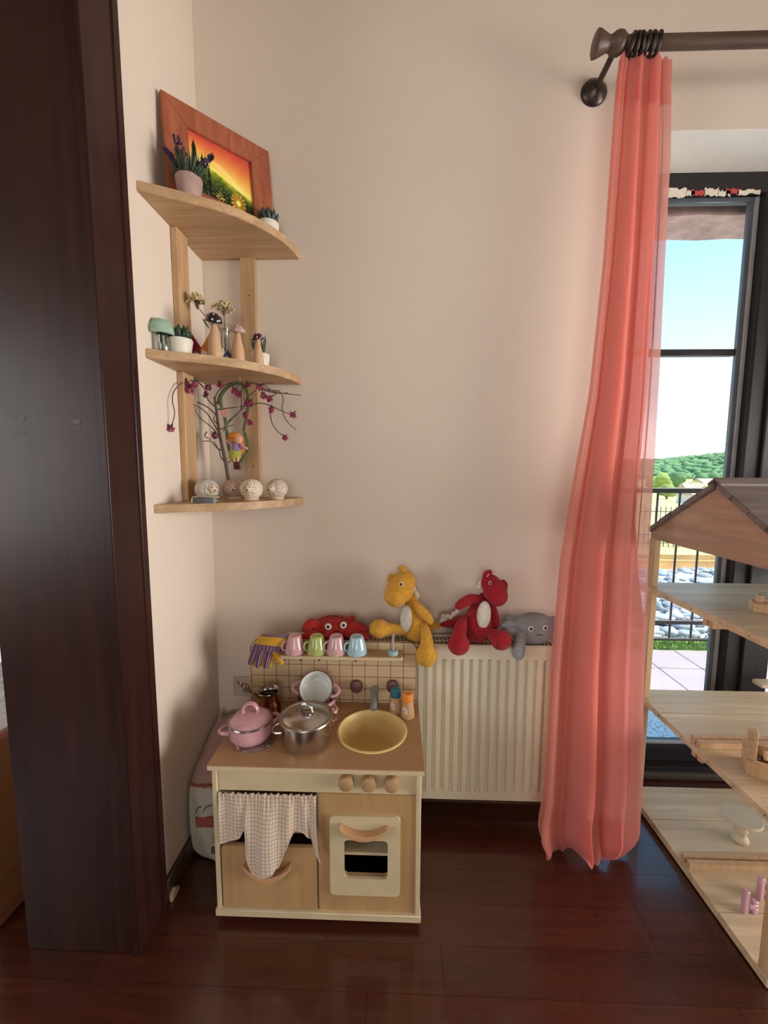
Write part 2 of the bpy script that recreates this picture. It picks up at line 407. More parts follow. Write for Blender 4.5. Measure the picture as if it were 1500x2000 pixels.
M['vine'] = m_plain('green_wool_vine', (.10, .135, .055, 1), .9, var=.3, vs=80)
M['twig'] = m_plain('brown_twig', (.115, .075, .062, 1), .8, var=.3, vs=60)
M['blossom'] = m_plain('magenta_blossom', (.30, .022, .085, 1), .6, var=.5, vs=160)
M['petal_pink'] = m_plain('pink_felt_heart', (.66, .30, .26, 1), .95)
M['yarrow'] = m_plain('dried_yarrow', (.56, .46, .25, 1), .9, var=.3, vs=120)
M['stem'] = m_plain('dried_stem', (.14, .115, .055, 1), .8, var=.3)
n = N('sheep_wool_glaze')
def m_sheep(name, c, k):
    n = N(name); v = n.coord('Object'); vo = n.n('ShaderNodeTexVoronoi'); vo.inputs['Scale'].default_value = 130; n.l(v, vo.inputs['Vector'])
    h = n.math('SUBTRACT', 1.0, n.math('MULTIPLY', vo.outputs['Distance'], 1.0))
    cc = n.ramp(h, [(.25, k), (.6, c)])
    return n.bsdf(cc, .6, 0, n.bump(h, .9, .004), 0, .3)
M['sheep_grey'] = m_sheep('sheep_grey_white', (.64, .59, .50, 1), (.42, .42, .39, 1))
M['sheep_rose'] = m_sheep('sheep_rose', (.56, .40, .34, 1), (.46, .31, .26, 1))
M['sheep_cream'] = m_sheep('sheep_cream', (.80, .69, .55, 1), (.66, .55, .43, 1))
M['sheep_tan'] = m_sheep('sheep_tan', (.70, .60, .49, 1), (.55, .46, .37, 1))
M['sheep_face'] = m_plain('sheep_face', (.68, .52, .37, 1), .6)
M['slate'] = m_plain('slate_case', (.14, .14, .155, 1), .5, var=.2, vs=70)
M['cord'] = m_plain('cream_cord', (.50, .42, .26, 1), .8)
M['socket'] = m_plain('cream_socket_plastic', (.50, .44, .36, 1), .4)
M['bag_pink'] = m_plain('dusty_pink_cotton', (.42, .27, .25, 1), .9, var=.12, vs=30, bump=.3, bs=60)
M['bag_white'] = m_plain('off_white_cotton', (.50, .46, .38, 1), .9, var=.12, vs=14, bump=.35, bs=30)
M['bag_red'] = m_plain('rust_red_patch', (.33, .085, .06, 1), .9, bump=.3, bs=200)
M['bag_olive'] = m_plain('pale_olive_print', (.40, .37, .19, 1), .9)
M['bag_plum'] = m_plain('plum_print', (.14, .07, .10, 1), .9)
M['pink_chair'] = m_plain('pink_toy_paint', (.62, .35, .42, 1), .4, var=.03)
M['toy_brown'] = m_plain('dark_brown_gloss', (.11, .035, .022, 1), .2, coat=.3)
M['yellow_cloth'] = m_plain('yellow_cotton', (.66, .36, .035, 1), .9, bump=.2, bs=200)
M['cab_wood'] = m_wood('orange_beech', (.34, .135, .055, 1), (.43, .19, .085, 1), 'y', .6, .4, knots=False)
M['pink_mat'] = m_plain('rose_mat', (.52, .20, .18, 1), .9)
M['mat_white'] = m_plain('patterned_mat', (.62, .58, .54, 1), .9, var=.35, vs=22)

def m_glass(name, tint=(1, 1, 1, 1), gl=.09, rough=.02):
    n = N(name); t = n.n('ShaderNodeBsdfTransparent'); t.inputs[0].default_value = tint
    g = n.n('ShaderNodeBsdfGlossy'); g.inputs['Roughness'].default_value = rough
    lw = n.n('ShaderNodeLayerWeight'); lw.inputs[0].default_value = .35
    f = n.math('ADD', n.math('MULTIPLY', lw.outputs['Fresnel'], .55), gl*.3)
    mx = n.n('ShaderNodeMixShader'); n.l(f, mx.inputs[0]); n.l(t.outputs[0], mx.inputs[1]); n.l(g.outputs[0], mx.inputs[2]); n.l(mx.outputs[0], n.out.inputs[0]); return n.m
n = N('window_glass'); t_ = n.n('ShaderNodeBsdfTransparent'); g_ = n.n('ShaderNodeBsdfGlossy'); g_.inputs['Roughness'].default_value = .01
fr = n.n('ShaderNodeFresnel'); fr.inputs[0].default_value = 1.25
mx = n.n('ShaderNodeMixShader'); n.l(fr.outputs[0], mx.inputs[0]); n.l(t_.outputs[0], mx.inputs[1]); n.l(g_.outputs[0], mx.inputs[2]); n.l(mx.outputs[0], n.out.inputs[0]); M['glass'] = n.m
M['jar_glass'] = m_glass('jar_glass', (.93, .95, .93, 1), .2, .03)

n = N('coral_voile'); v = n.coord('Object', (1, 1, 1))
cc = n.ramp(n.noise(v, 60, 3), [(.3, (.70, .335, .295, 1)), (.7, (.76, .38, .335, 1))])
df = n.n('ShaderNodeBsdfDiffuse'); tl = n.n('ShaderNodeBsdfTranslucent'); tp = n.n('ShaderNodeBsdfTransparent'); tp.inputs[0].default_value = (1, .82, .82, 1)
n.l(cc, df.inputs[0]); tl.inputs[0].default_value = (.95, .45, .38, 1)
wv = n.bump(n.noise(n.coord('Object', (900, 900, 300)), 1, 2), .15, .001); n.l(wv, df.inputs['Normal'])
m1 = n.n('ShaderNodeMixShader'); m1.inputs[0].default_value = .62; n.l(df.outputs[0], m1.inputs[1]); n.l(tl.outputs[0], m1.inputs[2])
m2 = n.n('ShaderNodeMixShader'); m2.inputs[0].default_value = .15; n.l(m1.outputs[0], m2.inputs[1]); n.l(tp.outputs[0], m2.inputs[2])
n.l(m2.outputs[0], n.out.inputs[0]); M['voile'] = n.m

n = N('checked_cotton'); t = n.n('ShaderNodeTexCoord'); sp = n.n('ShaderNodeSeparateXYZ'); n.l(t.outputs['UV'], sp.inputs[0])
def stripe(n, x, per, w):
    return n.math('LESS_THAN', n.math('FRACT', n.math('DIVIDE', x, per)), w)
ln = n.math('MAXIMUM', stripe(n, sp.outputs[0], .0112, .13), stripe(n, sp.outputs[1], .0112, .13))
n.bsdf(n.mix(n.math('MULTIPLY', ln, .8), (.66, .53, .42, 1), (.26, .15, .10, 1)), .9, 0, n.bump(n.noise(t.outputs['UV'], 900, 2), .2, .001), 0, .1); M['check'] = n.m

n = N('etched_tile_board'); t = n.n('ShaderNodeTexCoord'); sp = n.n('ShaderNodeSeparateXYZ'); n.l(t.outputs['Object'], sp.inputs[0])
ln = n.math('MAXIMUM', stripe(n, n.math('ADD', sp.outputs[0], 10.006), .0458, .045), stripe(n, n.math('ADD', sp.outputs[2], 10.012), .0437, .047))
k = n.ramp(n.noise(n.coord('Object', (3, 20, 30)), 2, 4), [(.3, (.50, .355, .21, 1)), (.7, (.57, .42, .26, 1))])
n.bsdf(n.mix(ln, k, (.085, .042, .022, 1)), .5, 0, n.bump(n.math('SUBTRACT', 1.0, ln), .4, .001), 0, .35); M['tileboard'] = n.m

n = N('striped_glove_cotton'); t = n.n('ShaderNodeTexCoord'); sp = n.n('ShaderNodeSeparateXYZ'); n.l(t.outputs['UV'], sp.inputs[0])
u = n.math('FRACT', sp.outputs[0])
st = n.ramp(u, [(0, (.085, .030, .075, 1)), (.30, (.085, .030, .075, 1)), (.33, (.33, .21, .30, 1)), (.55, (.36, .23, .32, 1)), (.58, (.05, .045, .10, 1)), (.72, (.05, .045, .10, 1)), (.75, (.34, .22, .31, 1)), (1, (.34, .22, .31, 1))])
n.bsdf(st, .9, 0, n.bump(n.noise(n.coord('Object', (300,)*3), 1, 2), .2, .001), 0, .1); M['stripe'] = n.m

# out of doors
M['tile'] = m_plain('terrace_tile', (.40, .335, .355, 1), .55, var=.08, vs=3)
M['joint'] = m_plain('tile_joint', (.17, .16, .17, 1), .8)
n = N('speckled_granite'); v = n.coord(); M['granite'] = n.bsdf(n.ramp(n.noise(v, 120, 3), [(.40, (.22, .22, .23, 1)), (.47, (.68, .68, .70, 1)), (.8, (.76, .76, .78, 1))]), .5)
M['lintel'] = m_plain('rough_pink_stone', (.70, .46, .39, 1), .9, var=.25, vs=14, bump=.8, bs=60)
M['facade'] = m_plain('facade_render', (.55, .42, .34, 1), .9, var=.1)
M['rail_iron'] = m_plain('dark_iron', (.035, .032, .034, 1), .5)
M['grass'] = m_plain('grass', (.22, .36, .07, 1), .9, var=.4, vs=9, bump=.5, bs=40)
M['dry_grass'] = m_plain('dry_meadow', (.50, .44, .18, 1), .95, var=.3, vs=1.2, bump=.4, bs=9)
M['soil_orange'] = m_plain('orange_soil', (.62, .34, .13, 1), .95, var=.2, vs=2)
M['rubble'] = m_plain('pale_rubble', (.40, .42, .43, 1), .9, var=.5, vs=5, bump=.7, bs=25)
M['stone'] = m_plain('grey_stone', (.33, .36, .39, 1), .85, var=.4, vs=7, bump=.6, bs=20)
M['forest'] = m_plain('forest_green', (.13, .24, .095, 1), .95, var=.4, vs=.10)
M['forest_light'] = m_plain('yellow_green_tree', (.27, .34, .075, 1), .95, var=.35, vs=.5)
M['house'] = m_plain('pale_house_wall', (.68, .60, .53, 1), .9, var=.05)
M['roof_tile'] = m_plain('pinkish_roof', (.50, .32, .25, 1), .9, var=.1)

# ================================================================== SETTING
XR, YF, HC = 3.5, -3.45, 3.1
fl = MB().box(-3, XR, YF, 2.0, -.12, -.008); fl.m = 1; fl.box(-3, XR, YF, .5855, -.008, 0)
floor_o = struct('floor', fl, [M['floor_gap'], M['floor']])
rng = random.Random(3)
cuts = {3: .748-.613, 4: .748, 5: .748}
plank_src = None
for k in range(10):
    y0 = .586+.114*k; L = .94
    x = cuts.get(k, rng.uniform(-.4, .5)); x -= math.ceil((x+3.0)/L)*L
    while x < XR:
        a, b = max(x, -3), min(x+L, XR)
        if b-a > .05:
            B(a+.0004, b-.0004, y0+.0004, y0+.1136, -.0079, 0).build('plank', M['floor'], floor_o)
        x += L

wb = MB()
wb.box(-3.2, -2.45, D, 1.86, 0, HC); wb.box(-2.45, -1.35, D, 1.86, 2.45, HC)
wb.box(-1.35, .80, D, 1.86, 0, HC); wb.box(.80, 2.35, D, 1.86, 2.51, HC); wb.box(2.35, XR+.2, D, 1.86, 0, HC)
struct('wall_back', wb, M['wall'])
rv = MB().box(.8005, 2.3495, D+.0005, 1.762, 2.5075, 2.5099); rv.box(.8001, .8025, D+.0005, 1.762, 0, 2.5074); rv.box(2.3475, 2.3499, D+.0005, 1.762, 0, 2.5074)
struct('trim_12', rv, M['reveal_bright'])  # thin panels added to carry the brightened reveal colour
wl = MB().box(-1.02, XL, 1.105, D, 0, HC); wl.box(-1.02, XL, -.9, 1.105, 2.78, HC); wl.box(-1.02, XL, YF, -.9, 0, HC)
struct('wall_left', wl, M['wall'])
wr = MB().box(XR, XR+.2, YF, -1.15, 0, HC); wr.box(XR, XR+.2, 1.35, D, 0, HC); wr.box(XR, XR+.2, -1.15, 1.35, 2.4, HC); wr.box(XR, XR+.2, -1.15, 1.35, 0, .3)
struct('wall_right', wr, M['wall'])
wf = MB().box(-3.2, -1.5, YF-.2, YF, 0, HC); wf.box(1.1, XR+.2, YF-.2, YF, 0, HC); wf.box(-1.5, 1.1, YF-.2, YF, 2.7, HC); wf.box(-1.5, 1.1, YF-.2, YF, 0, .7)
struct('wall_front', wf, M['wall'])
ws = MB().box(-3.2, -3, YF, -1.6, 0, HC); ws.box(-3.2, -3, -.2, D, 0, HC); ws.box(-3.2, -3, -1.6, -.2, 2.35, HC); ws.box(-3.2, -3, -1.6, -.2, .75, HC*.0+.751)
ws.box(-3.2, -3, -1.6, -.2, 0, .75)
struct('wall_side', ws, M['wall'])
ev = MB().box(XR+.201, XR+3.6, YF-3.2, 1.50, 2.75, 2.9); ev.box(-3.2, XR+.201, YF-3.2, YF-.201, 2.75, 2.9)
struct('added_eaves', ev, M['facade'])  # unseen eaves, added to keep sun and sky out of the side windows
struct('ceiling', MB().box(-3.3, XR+.3, YF-.3, 1.9, HC, HC+.25), M['ceiling'])
struct('baseboard_left', MB().box(XL-.002, XL+.013, 1.126, D, 0, .075, .003), M['base_wood'])
struct('baseboard_back', MB().box(XL+.013, .80, D-.013, D, 0, .075, .003), M['base_wood'])
t = tag(MB().prism([(1.130, 0), (1.172, 0), (1.172, .012), (1.150, .030), (1.130, .022)], XL+.0131, XL+.024, 'x', .002).build('wood_offcut', M['ply']),
        'small cream wedge lying against the dark baseboard beside the door casing', 'wedge')

# doorway lining and casing (dark wood)
ln_ = MB().box(-1.03, XL-.012, .993, 1.105, 0, 2.78, .002)
lining = struct('trim_1', ln_, M['dark_wood'])
for px, py, w, h in ((36, 818, .030, .008), (40, 845, .026, .006), (148, 824, .022, .010), (150, 838, .018, .005)):
    p = W(px, py, Y=.9925)
    B(p.x-w/2, p.x+w/2, .9921, .9935, p.z-h/2, p.z+h/2).build('scuff', M['bead'] if False else m_plain('scuffed_lacquer', (.075, .062, .060, 1), .6, var=.5, vs=200), lining)
cs = MB().box(XL-.0119, XL+.010, .986, 1.125, 0, 2.86, .003); cs.box(XL-.0119, XL+.014, 1.098, 1.1245, 0, 2.86, .003)
struct('trim_2', cs, M['dark_wood'])
struct('trim_3', MB().box(-1.03, XL+.01, -.9, .986, 2.70, 2.78, .003), M['dark_wood'])
struct('trim_4', MB().box(-1.03, XL+.01, -1.02, -.9, 0, 2.78, .003), M['dark_wood'])

# balcony door in the back wall
YW = 1.763
wn = MB().box(.80, 2.35, YW, 1.84, 2.428, 2.51, .004)
win = struct('window_1', wn, M['frame_dark'])
def wpart(name, m, *a, **k): return B(*a, **k).build(name, M[m], win)
wpart('stile', 'frame_dark', .80, .885, YW, 1.84, .10, 2.43, b=.005)
wpart('stile', 'frame_dark', 1.425, 1.617, YW-.02, 1.84, .10, 2.43, b=.008)
wpart('cover_strip', 'frame_dark', 1.49, 1.545, YW-.034, YW-.02, .10, 2.43, b=.004)
wpart('stile', 'frame_dark', 2.22, 2.35, YW, 1.84, .10, 2.43, b=.005)
wpart('bottom_rail', 'frame_dark', .80, 2.35, YW, 1.84, .036, .112, b=.006)
wpart('glazing_bead', 'bead', .885, 1.41, 1.785, 1.80, .112, .124, b=.002)
wpart('glazing_bead', 'bead', 1.408, 1.425, 1.775, 1.80, .112, 2.428, b=.003)
wpart('gasket', 'gasket', 1.392, 1.408, 1.782, 1.802, .112, 2.428, b=.003)
wpart('gasket', 'gasket', .885, .897, 1.782, 1.802, .112, 2.428, b=.003)
wpart('gasket', 'gasket', .885, 1.408, 1.778, 1.802, 2.406, 2.428, b=.003)
wpart('muntin', 'frame_dark', .897, 1.40, 1.788, 1.822, 1.825, 1.850, b=.003)
wpart('muntin', 'frame_dark', 1.617, 2.22, 1.788, 1.822, 1.825, 1.850, b=.003)
wpart('glass_pane', 'glass', .890, 1.405, 1.803, 1.807, .112, 2.428)
wpart('glass_pane', 'glass', 1.617, 2.22, 1.803, 1.807, .112, 2.428)
wpart('threshold', 'alu', .80, 2.35, 1.700, YW+.01, 0, .030, b=.008, seg=2)
wpart('threshold_rail', 'frame_dark', .80, 2.35, 1.722, YW, .030, .048, b=.004)
rt = random.Random(5)
def tape(px0, px1, py0, py1, m):
    a, b = W(px0, py0, Y=YW-.001), W(px1, py1, Y=YW-.001); n = 9
    top = [(a.x+(b.x-a.x)*i/n, a.z+rt.uniform(-.006, .004)) for i in range(n+1)]; bot = [(a.x+(b.x-a.x)*i/n, b.z+rt.uniform(-.005, .006)) for i in range(n+1)]
    MB().prism(bot+top[::-1], YW-.003, YW-.0005, 'y').build('masking_tape', M[m], win)
tape(1296, 1340, 369, 385, 'tape'); tape(1340, 1356, 372, 383, 'tape'); tape(1350, 1376, 371, 382, 'red_tape'); tape(1376, 1402, 368, 383, 'tape')
tape(1402, 1426, 373, 382, 'tape'); tape(1418, 1442, 369, 380, 'red_tape'); tape(1440, 1484, 372, 380, 'tape')

# window of the neighbouring room
wn2 = MB().box(-2.45, -1.35, YW, 1.84, 2.37, 2.45, .004)
win2 = struct('window_2', wn2, M['frame_dark'])
for a in ((-2.45, -2.36, .10, 2.38), (-1.44, -1.35, .10, 2.38)): B(a[0], a[1], YW, 1.84, a[2], a[3], .004).build('stile', M['frame_dark'], win2)
B(-2.45, -1.35, YW, 1.84, .0, .11, .004).build('bottom_rail', M['frame_dark'], win2)
B(-2.37, -1.43, 1.803, 1.807, .11, 2.38).build('glass_pane', M['glass'], win2)

# ================================================================== OUTSIDE
ter = MB().box(-4, 6, 1.86, 3.06, -.16, -.012)
terr = struct('trim_5', ter, M['joint'])
def tiles(x0, x1, y0, y1, wx, wy, xo):
    x = x0
    xs = xo
    while xs > x0: xs -= wx
    while xs < x1:
        y = y1
        while y > y0+.02:
            B(xs+.003, xs+wx-.003, max(y-wy, y0)+.003, y-.003, -.0119, 0, .002).build('tile', M['tile'], terr); y -= wy
        xs += wx
tiles(.75, 3.0, 2.20, 3.04, .293, .29, 1.812)
B(-4, .5, 1.86, 3.06, -.0119, 0).build('paving', M['tile'], terr)
B(3.05, 6, 1.86, 3.06, -.0119, 0).build('paving', M['tile'], terr)
B(.5, 3.05, 1.865, 2.195, -.0119, .03, .008).build('granite_step', M['granite'], terr)
lt = MB(); pts = [(.6, 2.62), (.6, 2.40)]
for k in range(1, 16): x = .6+k*(1.95/15); pts.append((x, 2.400+.012*sin(pi*k/15)+.003*sin(9.1*k)))
pts += [(2.55, 2.62)]
struct('trim_6', MB().prism(pts, 1.862, 2.06, 'y', .004), M['lintel'])
fac = MB().box(-5, .60, 1.865, 1.95, -.2, 4.2); fac.box(2.55, 6, 1.865, 1.95, -.2, 4.2); fac.box(.60, 2.55, 1.865, 1.95, 2.62, 4.2)
fac = MB().box(-1.30, .60, 1.865, 1.95, -.2, 4.2); fac.box(2.55, 6, 1.865, 1.95, -.2, 4.2); fac.box(.60, 2.55, 1.865, 1.95, 2.62, 4.2); fac.box(-5, -2.5, 1.865, 1.95, -.2, 4.2); fac.box(-2.5, -1.3, 1.865, 1.95, 2.45, 4.2)
struct('wall_outside', fac, M['facade'])

# railing of the terrace
rl = thing('terrace_railing', (2.0, 3.10, 0), 'dark iron railing with thin bars beyond the balcony door', 'railing')
B(-1.5, 6, 3.085, 3.115, 1.185, 1.225, .006).build('top_rail', M['rail_iron'], rl)
B(-1.5, 6, 3.09, 3.11, .180, .212, .004).build('middle_rail', M['rail_iron'], rl)
B(-1.5, 6, 3.09, 3.11, .050, .072, .004).build('bottom_rail', M['rail_iron'], rl)
for i in range(-4, 16):
    x = 2.103+.1615*i
    if .9 < x < 4.4: MB().tube([(x, 3.10, .06), (x, 3.10, 1.19)], .0075, 8).build('baluster', M['rail_iron'], rl)
for x in (-1.4, .95, 4.45): B(x-.02, x+.02, 3.08, 3.12, -.05, 1.2, .004).build('post', M['rail_iron'], rl)
g = MB(); r = random.Random(2)
g.grid(lambda u, v: (-3+9*u, 3.061+.02+.2*v, -.03+.01*r.random()), 80, 3)
gb = tag(g.build('grass_strip', M['grass']), 'green grass strip between the terrace tiles and the railing', 'grass'); gb['kind'] = 'stuff'
r = random.Random(4); g = MB()
for i in range(2600):
    x, y = r.uniform(1.2, 3.6), r.uniform(3.06, 3.26); h = r.uniform(.02, .05); a = r.uniform(0, pi); d = .003
    g.add([(x-d*cos(a), y-d*sin(a), -.01), (x+d*cos(a), y+d*sin(a), -.01), (x+r.uniform(-.02, .02), y+r.uniform(-.02, .02), h)], [[0, 1, 2]])
o = tag(g.build('grass_blades', M['grass'], sharp=0), 'short grass blades growing along the terrace edge', 'grass'); o['kind'] = 'stuff'

# garden below the railing, falling away to the valley
def ground(y):
    return interp([(3.2, -.06), (3.6, -.62), (8.3, -.66), (8.6, -.42), (12, -.40), (16, -1.0), (40, -3.2), (120, -6.0), (420, -4.0)], y)
gd = MB(); r = random.Random(8)
ys = [3.26, 3.45, 3.7, 4.2, 5, 6, 7.2, 8.3]
gd.grid(lambda u, v: (-6+26*u, 3.2+5.1*v, ground(3.2+5.1*v)+.03*sin(40*u)*sin(11*v)), 60, 24)
o = tag(gd.build('rocky_yard', M['rubble'], sharp=0), 'pale rocky ground seen below the railing outside', 'ground'); o['kind'] = 'structure'; o.name = 'trim_7'
def rock(mb, c, s, r):
    bm = bmesh.new(); bmesh.ops.create_icosphere(bm, subdivisions=2, radius=1)
    sd = r.uniform(0, 50)
    for v in bm.verts:
        q = v.co; k = 1+.18*sin(3*q.x+sd)+.15*sin(4*q.y+2*sd)+.12*sin(5*q.z+sd)
        v.co = Vector((c[0]+q.x*s[0]*k, c[1]+q.y*s[1]*k, c[2]+q.z*s[2]*k))
    mb.bm(bm); return mb
r = random.Random(12)
yard = bpy.data.objects['trim_7']
for i in range(280):
    y = r.uniform(4.2, 8.3); x = r.uniform(.52, .92)*y+ r.uniform(-.3, .3)
    s = r.uniform(.03, .10)*(1+.08*(y-4)); sc = (s*r.uniform(.8, 1.6), s, s*r.uniform(.4, .8))
    rock(MB(), (x, y, ground(y)+.02), sc, r).build('stone', M['stone'] if i % 3 else M['rubble'], yard, sharp=0)
w = MB(); w.grid(lambda u, v: (-8+40*u, 8.55+.12*sin(30*u)*.3, -.75+.37*v), 60, 4)
o = w.build('trim_8', M['soil_orange'], sharp=0); o['kind'] = 'structure'
md = MB()
def mdf(u, v):
    y = 8.5+(v**2.2)*410; x = (-.4+2.2*u)*y
    return (x, y, ground(y)+(.0 if y < 20 else .6*sin(x*.05)*sin(y*.04)))
md.grid(mdf, 60, 60); o = md.build('trim_9', M['dry_grass'], sharp=0); o['kind'] = 'structure'
for yy, zz, hh, lab in ((9.6, -.42, .40, 'low dark garden fence in the meadow behind the rocks'), (22, -1.55, 1.0, 'far dark garden fence below the houses')):
    f = thing('garden_fence', (.7*yy, yy, zz), lab, 'fence'); k = yy/9.6
    for i in range(34):
        x = (.48+.012*i)*yy; MB().tube([(x, yy, zz), (x, yy, zz+hh)], .008*k, 6).build('picket', M['rail_iron'], f)
    for q in (.25, .75): B(.45*yy, .92*yy, yy-.006*k, yy+.006*k, zz+hh*q-.008*k, zz+hh*q+.008*k).build('rail', M['rail_iron'], f)
def house(c, w, d, h, rz, lab):
    t = thing('house', c, lab, 'house'); Mx = Matrix.Translation(c) @ Matrix.Rotation(rz, 4, 'Z')
    m = MB(); m.M = Mx; m.box(-w/2, w/2, -d/2, d/2, 0, h); m.build('wall', M['house'], t)
    m = MB(); m.M = Mx; m.prism([(-d/2-.4, h), (d/2+.4, h), (0, h+d*.32)], -w/2-.4, w/2+.4, 'x'); m.build('roof', M['roof_tile'], t)
    for s in (-1, 1):
        m = MB(); m.M = Mx; m.box(s*w*.25-.5, s*w*.25+.5, -d/2-.03, -d/2+.05, h*.35, h*.7); m.build('window', M['gasket'], t)
house((51, 72, ground(72)), 3.5, 3, 1.6, .3, 'pale house in the valley nearest the railing, left of the others')
house((82, 115, ground(115)), 6, 5, 2.2, -.2, 'pale house with pinkish roof among trees in the valley, middle one')
house((104, 140, ground(140)), 8, 6, 2.8, .15, 'largest pale house at the foot of the wooded hill')
house((136, 170, ground(170)), 8, 6, 2.8, -.4, 'farthest pale house below the wooded hill')
r = random.Random(21); hb = MB()
def hill(u, v):
    a = -.3+1.6*u; y = 300+260*v; x = a*y
    h = -5+ (20+22*max(0, min(1, (a-.62)/.5))+2.5*sin(7*a+1))*(sin(v*pi/2)**.8)
    return (x, y, h)
hb.grid(hill, 60, 14); hl = hb.build('trim_10', M['forest'], sharp=0); hl['kind'] = 'structure'
tr = MB()
for i in range(1500):
    u, v = r.uniform(.45, .95), r.uniform(0, 1); p = hill(u, v); s = r.uniform(2.0, 4.2)
    bm = bmesh.new(); bmesh.ops.create_icosphere(bm, subdivisions=1, radius=1)
    for q in bm.verts: q.co = Vector((p[0]+q.co.x*s*1.3, p[1]+q.co.y*s, p[2]+s*.2+q.co.z*s*.8*r.uniform(.8, 1.2)))
    tr.bm(bm)
o = tag(tr.build('wooded_hillside', M['forest'], sharp=0), 'dense green woodland covering the hill on the horizon', 'woodland'); o['kind'] = 'stuff'
for i, (px, y, s, lab) in enumerate(((1290, 150, 3.2, 'yellow green tree in the valley, nearest the curtain edge'), (1306, 96, 1.7, 'yellow green tree in the valley, second from the curtain edge'), (1322, 165, 3.4, 'dark green tree at the foot of the hill left of the middle'),
        (1352, 128, 2.0, 'yellow green tree in front of the middle house in the valley'), (1385, 160, 3.2, 'dark green tree between the two larger valley houses'), (1392, 100, 1.6, 'small yellow green tree nearest the railing, right of the others'), (1428, 150, 2.8, 'yellow green tree farthest right, beside the window frame'))):
    p = W(px, 917, Y=y); x, z = p.x, ground(y); t = thing('valley_tree', (x, y, z), lab, 'tree', 'trees in the valley')
    MB().tube([(x, y, z-.2), (x, y, z+s)], .12*s, 6).build('trunk', M['twig'], t)
    c = MB()
    for k in range(6): rock(c, (x+r.uniform(-.6, .6)*s, y+r.uniform(-.5, .5)*s, z+s*r.uniform(.7, 1.5)), (s*.75, s*.7, s*.6), r)
    c.build('crown', M['forest'] if 'dark' in lab else M['forest_light'], t, sharp=0)

# ================================================================== CORNER SHELF
sh = thing('corner_shelf', (XL, D, 1.219), 'three tier pine corner shelf fixed high in the corner', 'shelf')
EDGE = [(XL, 1.182), (-.700, 1.187), (-.655, 1.208), (-.60, 1.236), (-.54, 1.268), (-.49, 1.303), (-.445, 1.350), (-.405, 1.405), (-.378, 1.460), (-.363, 1.515), (-.357, D-.0005)]
def board(z0, z1, dx=0):
    e = [(x+dx*(x-XL), y) for x, y in EDGE]; e[0] = (XL+.0005, e[0][1])
    return MB().prism([(XL+.0005, D-.0005)]+e, z0, z1, 'z', .0015).build('shelf_board', M['pine'], sh, fix=True)
Z1, Z2, Z3 = 2.133, 1.690, 1.244
board(2.106, Z1); board(1.664, Z2); board(1.219, Z3)
for z0, z1 in ((Z2, 2.106), (Z3, 1.664)):
    B(XL+.0005, XL+.022, 1.345, 1.415, z0, z1, .002).build('post', M['pine_z'], sh)
    B(-.568, -.515, D-.022, D-.0005, z0, z1, .002).build('post', M['pine_z'], sh)
for px, py in ((487, 577), (495, 910)):
    p = W(px, py, Y=D-.022); MB().lathe([(0, 0), (.0032, .0005), (.0032, .003)], (p.x, D-.0225, p.z), 10, (0, 1, 0)).build('screw', M['ink'], sh)

# painting leaning across the corner on the top board
bl, br = Vector((-.684, 1.284, Z1+.001)), Vector((-.441, 1.528, Z1+.001))
tl, tr_ = Vector((-.708, 1.308, 2.455)), Vector((-.465, 1.552, 2.455))
pt = thing('painting', bl, 'sunset landscape painting in a wide reddish wooden frame leaning in the corner', 'painting')
ux = (br-bl).normalized(); uy = ((tl-bl) - ux*(tl-bl).dot(ux)).normalized(); uz = ux.cross(uy); PW = (br-bl).length; PH = (tl-bl).length
PM = Matrix((ux, uy, uz)).transposed().to_4x4(); PM.translation = bl
fw = .070
m = MB(); m.M = PM
o4 = [(0, 0), (PW, 0), (PW, PH), (0, PH)]; i4 = [(fw, fw), (PW-fw, fw), (PW-fw, PH-fw), (fw, PH-fw)]
for a in range(4):
    b = (a+1) % 4
    mm = MB(); mm.M = PM; mm.prism([o4[a], o4[b], i4[b], i4[a]], -.002, .014, 'z', .0012); mm.build('frame_side', M['frame_wood'], pt, fix=True)
CW, CH = PW-2*fw+.006, PH-2*fw+.006
rp_ = random.Random(31)
def nz(x, y): return sin(12.9*x+4.1*y)*.5+sin(31*x-17*y)*.3+sin(71*x+53*y)*.2
def paintcol(u, v):
    hz = .42+.16*(1-u)-.10*u+.03*sin(5*u)      # far ridge line
    if v > hz:
        t = (v-hz)/(1-hz); t += .05*nz(u, v)
        c = interp([(0, (250, 236, 130)), (.12, (250, 222, 105)), (.35, (240, 172, 82)), (.65, (224, 118, 66)), (1, (198, 68, 60))], max(0, t))
        if abs(v-hz-.14+.1*(u-.45)**2*9) < .05*(1-abs(u-.5)*1.6): c = tuple(a*.5+b*.5 for a, b in zip(c, (252, 235, 160)))
    else:
        t = (hz-v)/hz
        c = interp([(0, (190, 190, 60)), (.10, (140, 150, 40)), (.28, (70, 92, 32)), (.55, (34, 52, 28)), (1, (22, 38, 24))], t+.10*nz(u*1.7, v*2.3))
        if rp_.random() < .05 and t > .2: c = (170, 165, 70)
    for cx, w, top in ((.10, .030, .98-.10), (.21, .026, .72), (.30, .023, .56)):
        if .12 < v < top and abs(u-cx) < w*min(1, (top-v)*9)*(1+.1*nz(u*3, v*3)): c = (20, 30, 20)
    dx, dy = (u-.74)*1.35, v-.15; rr = sqrt(dx*dx+dy*dy)
    if rr < .165:
        a = atan2(dy, dx); k = abs(sin(7*a))
        if rr < .05: c = (244, 226, 120)
        elif k > .35+rr: c = (206, 160, 52) if k > .7 else (160, 118, 40)
    if (u-.45)**2+(v-.12)**2 < .005 and rp_.random() < .25: c = (225, 200, 90)
    return c
NU, NV = 110, 84
g = MB(); g.M = PM
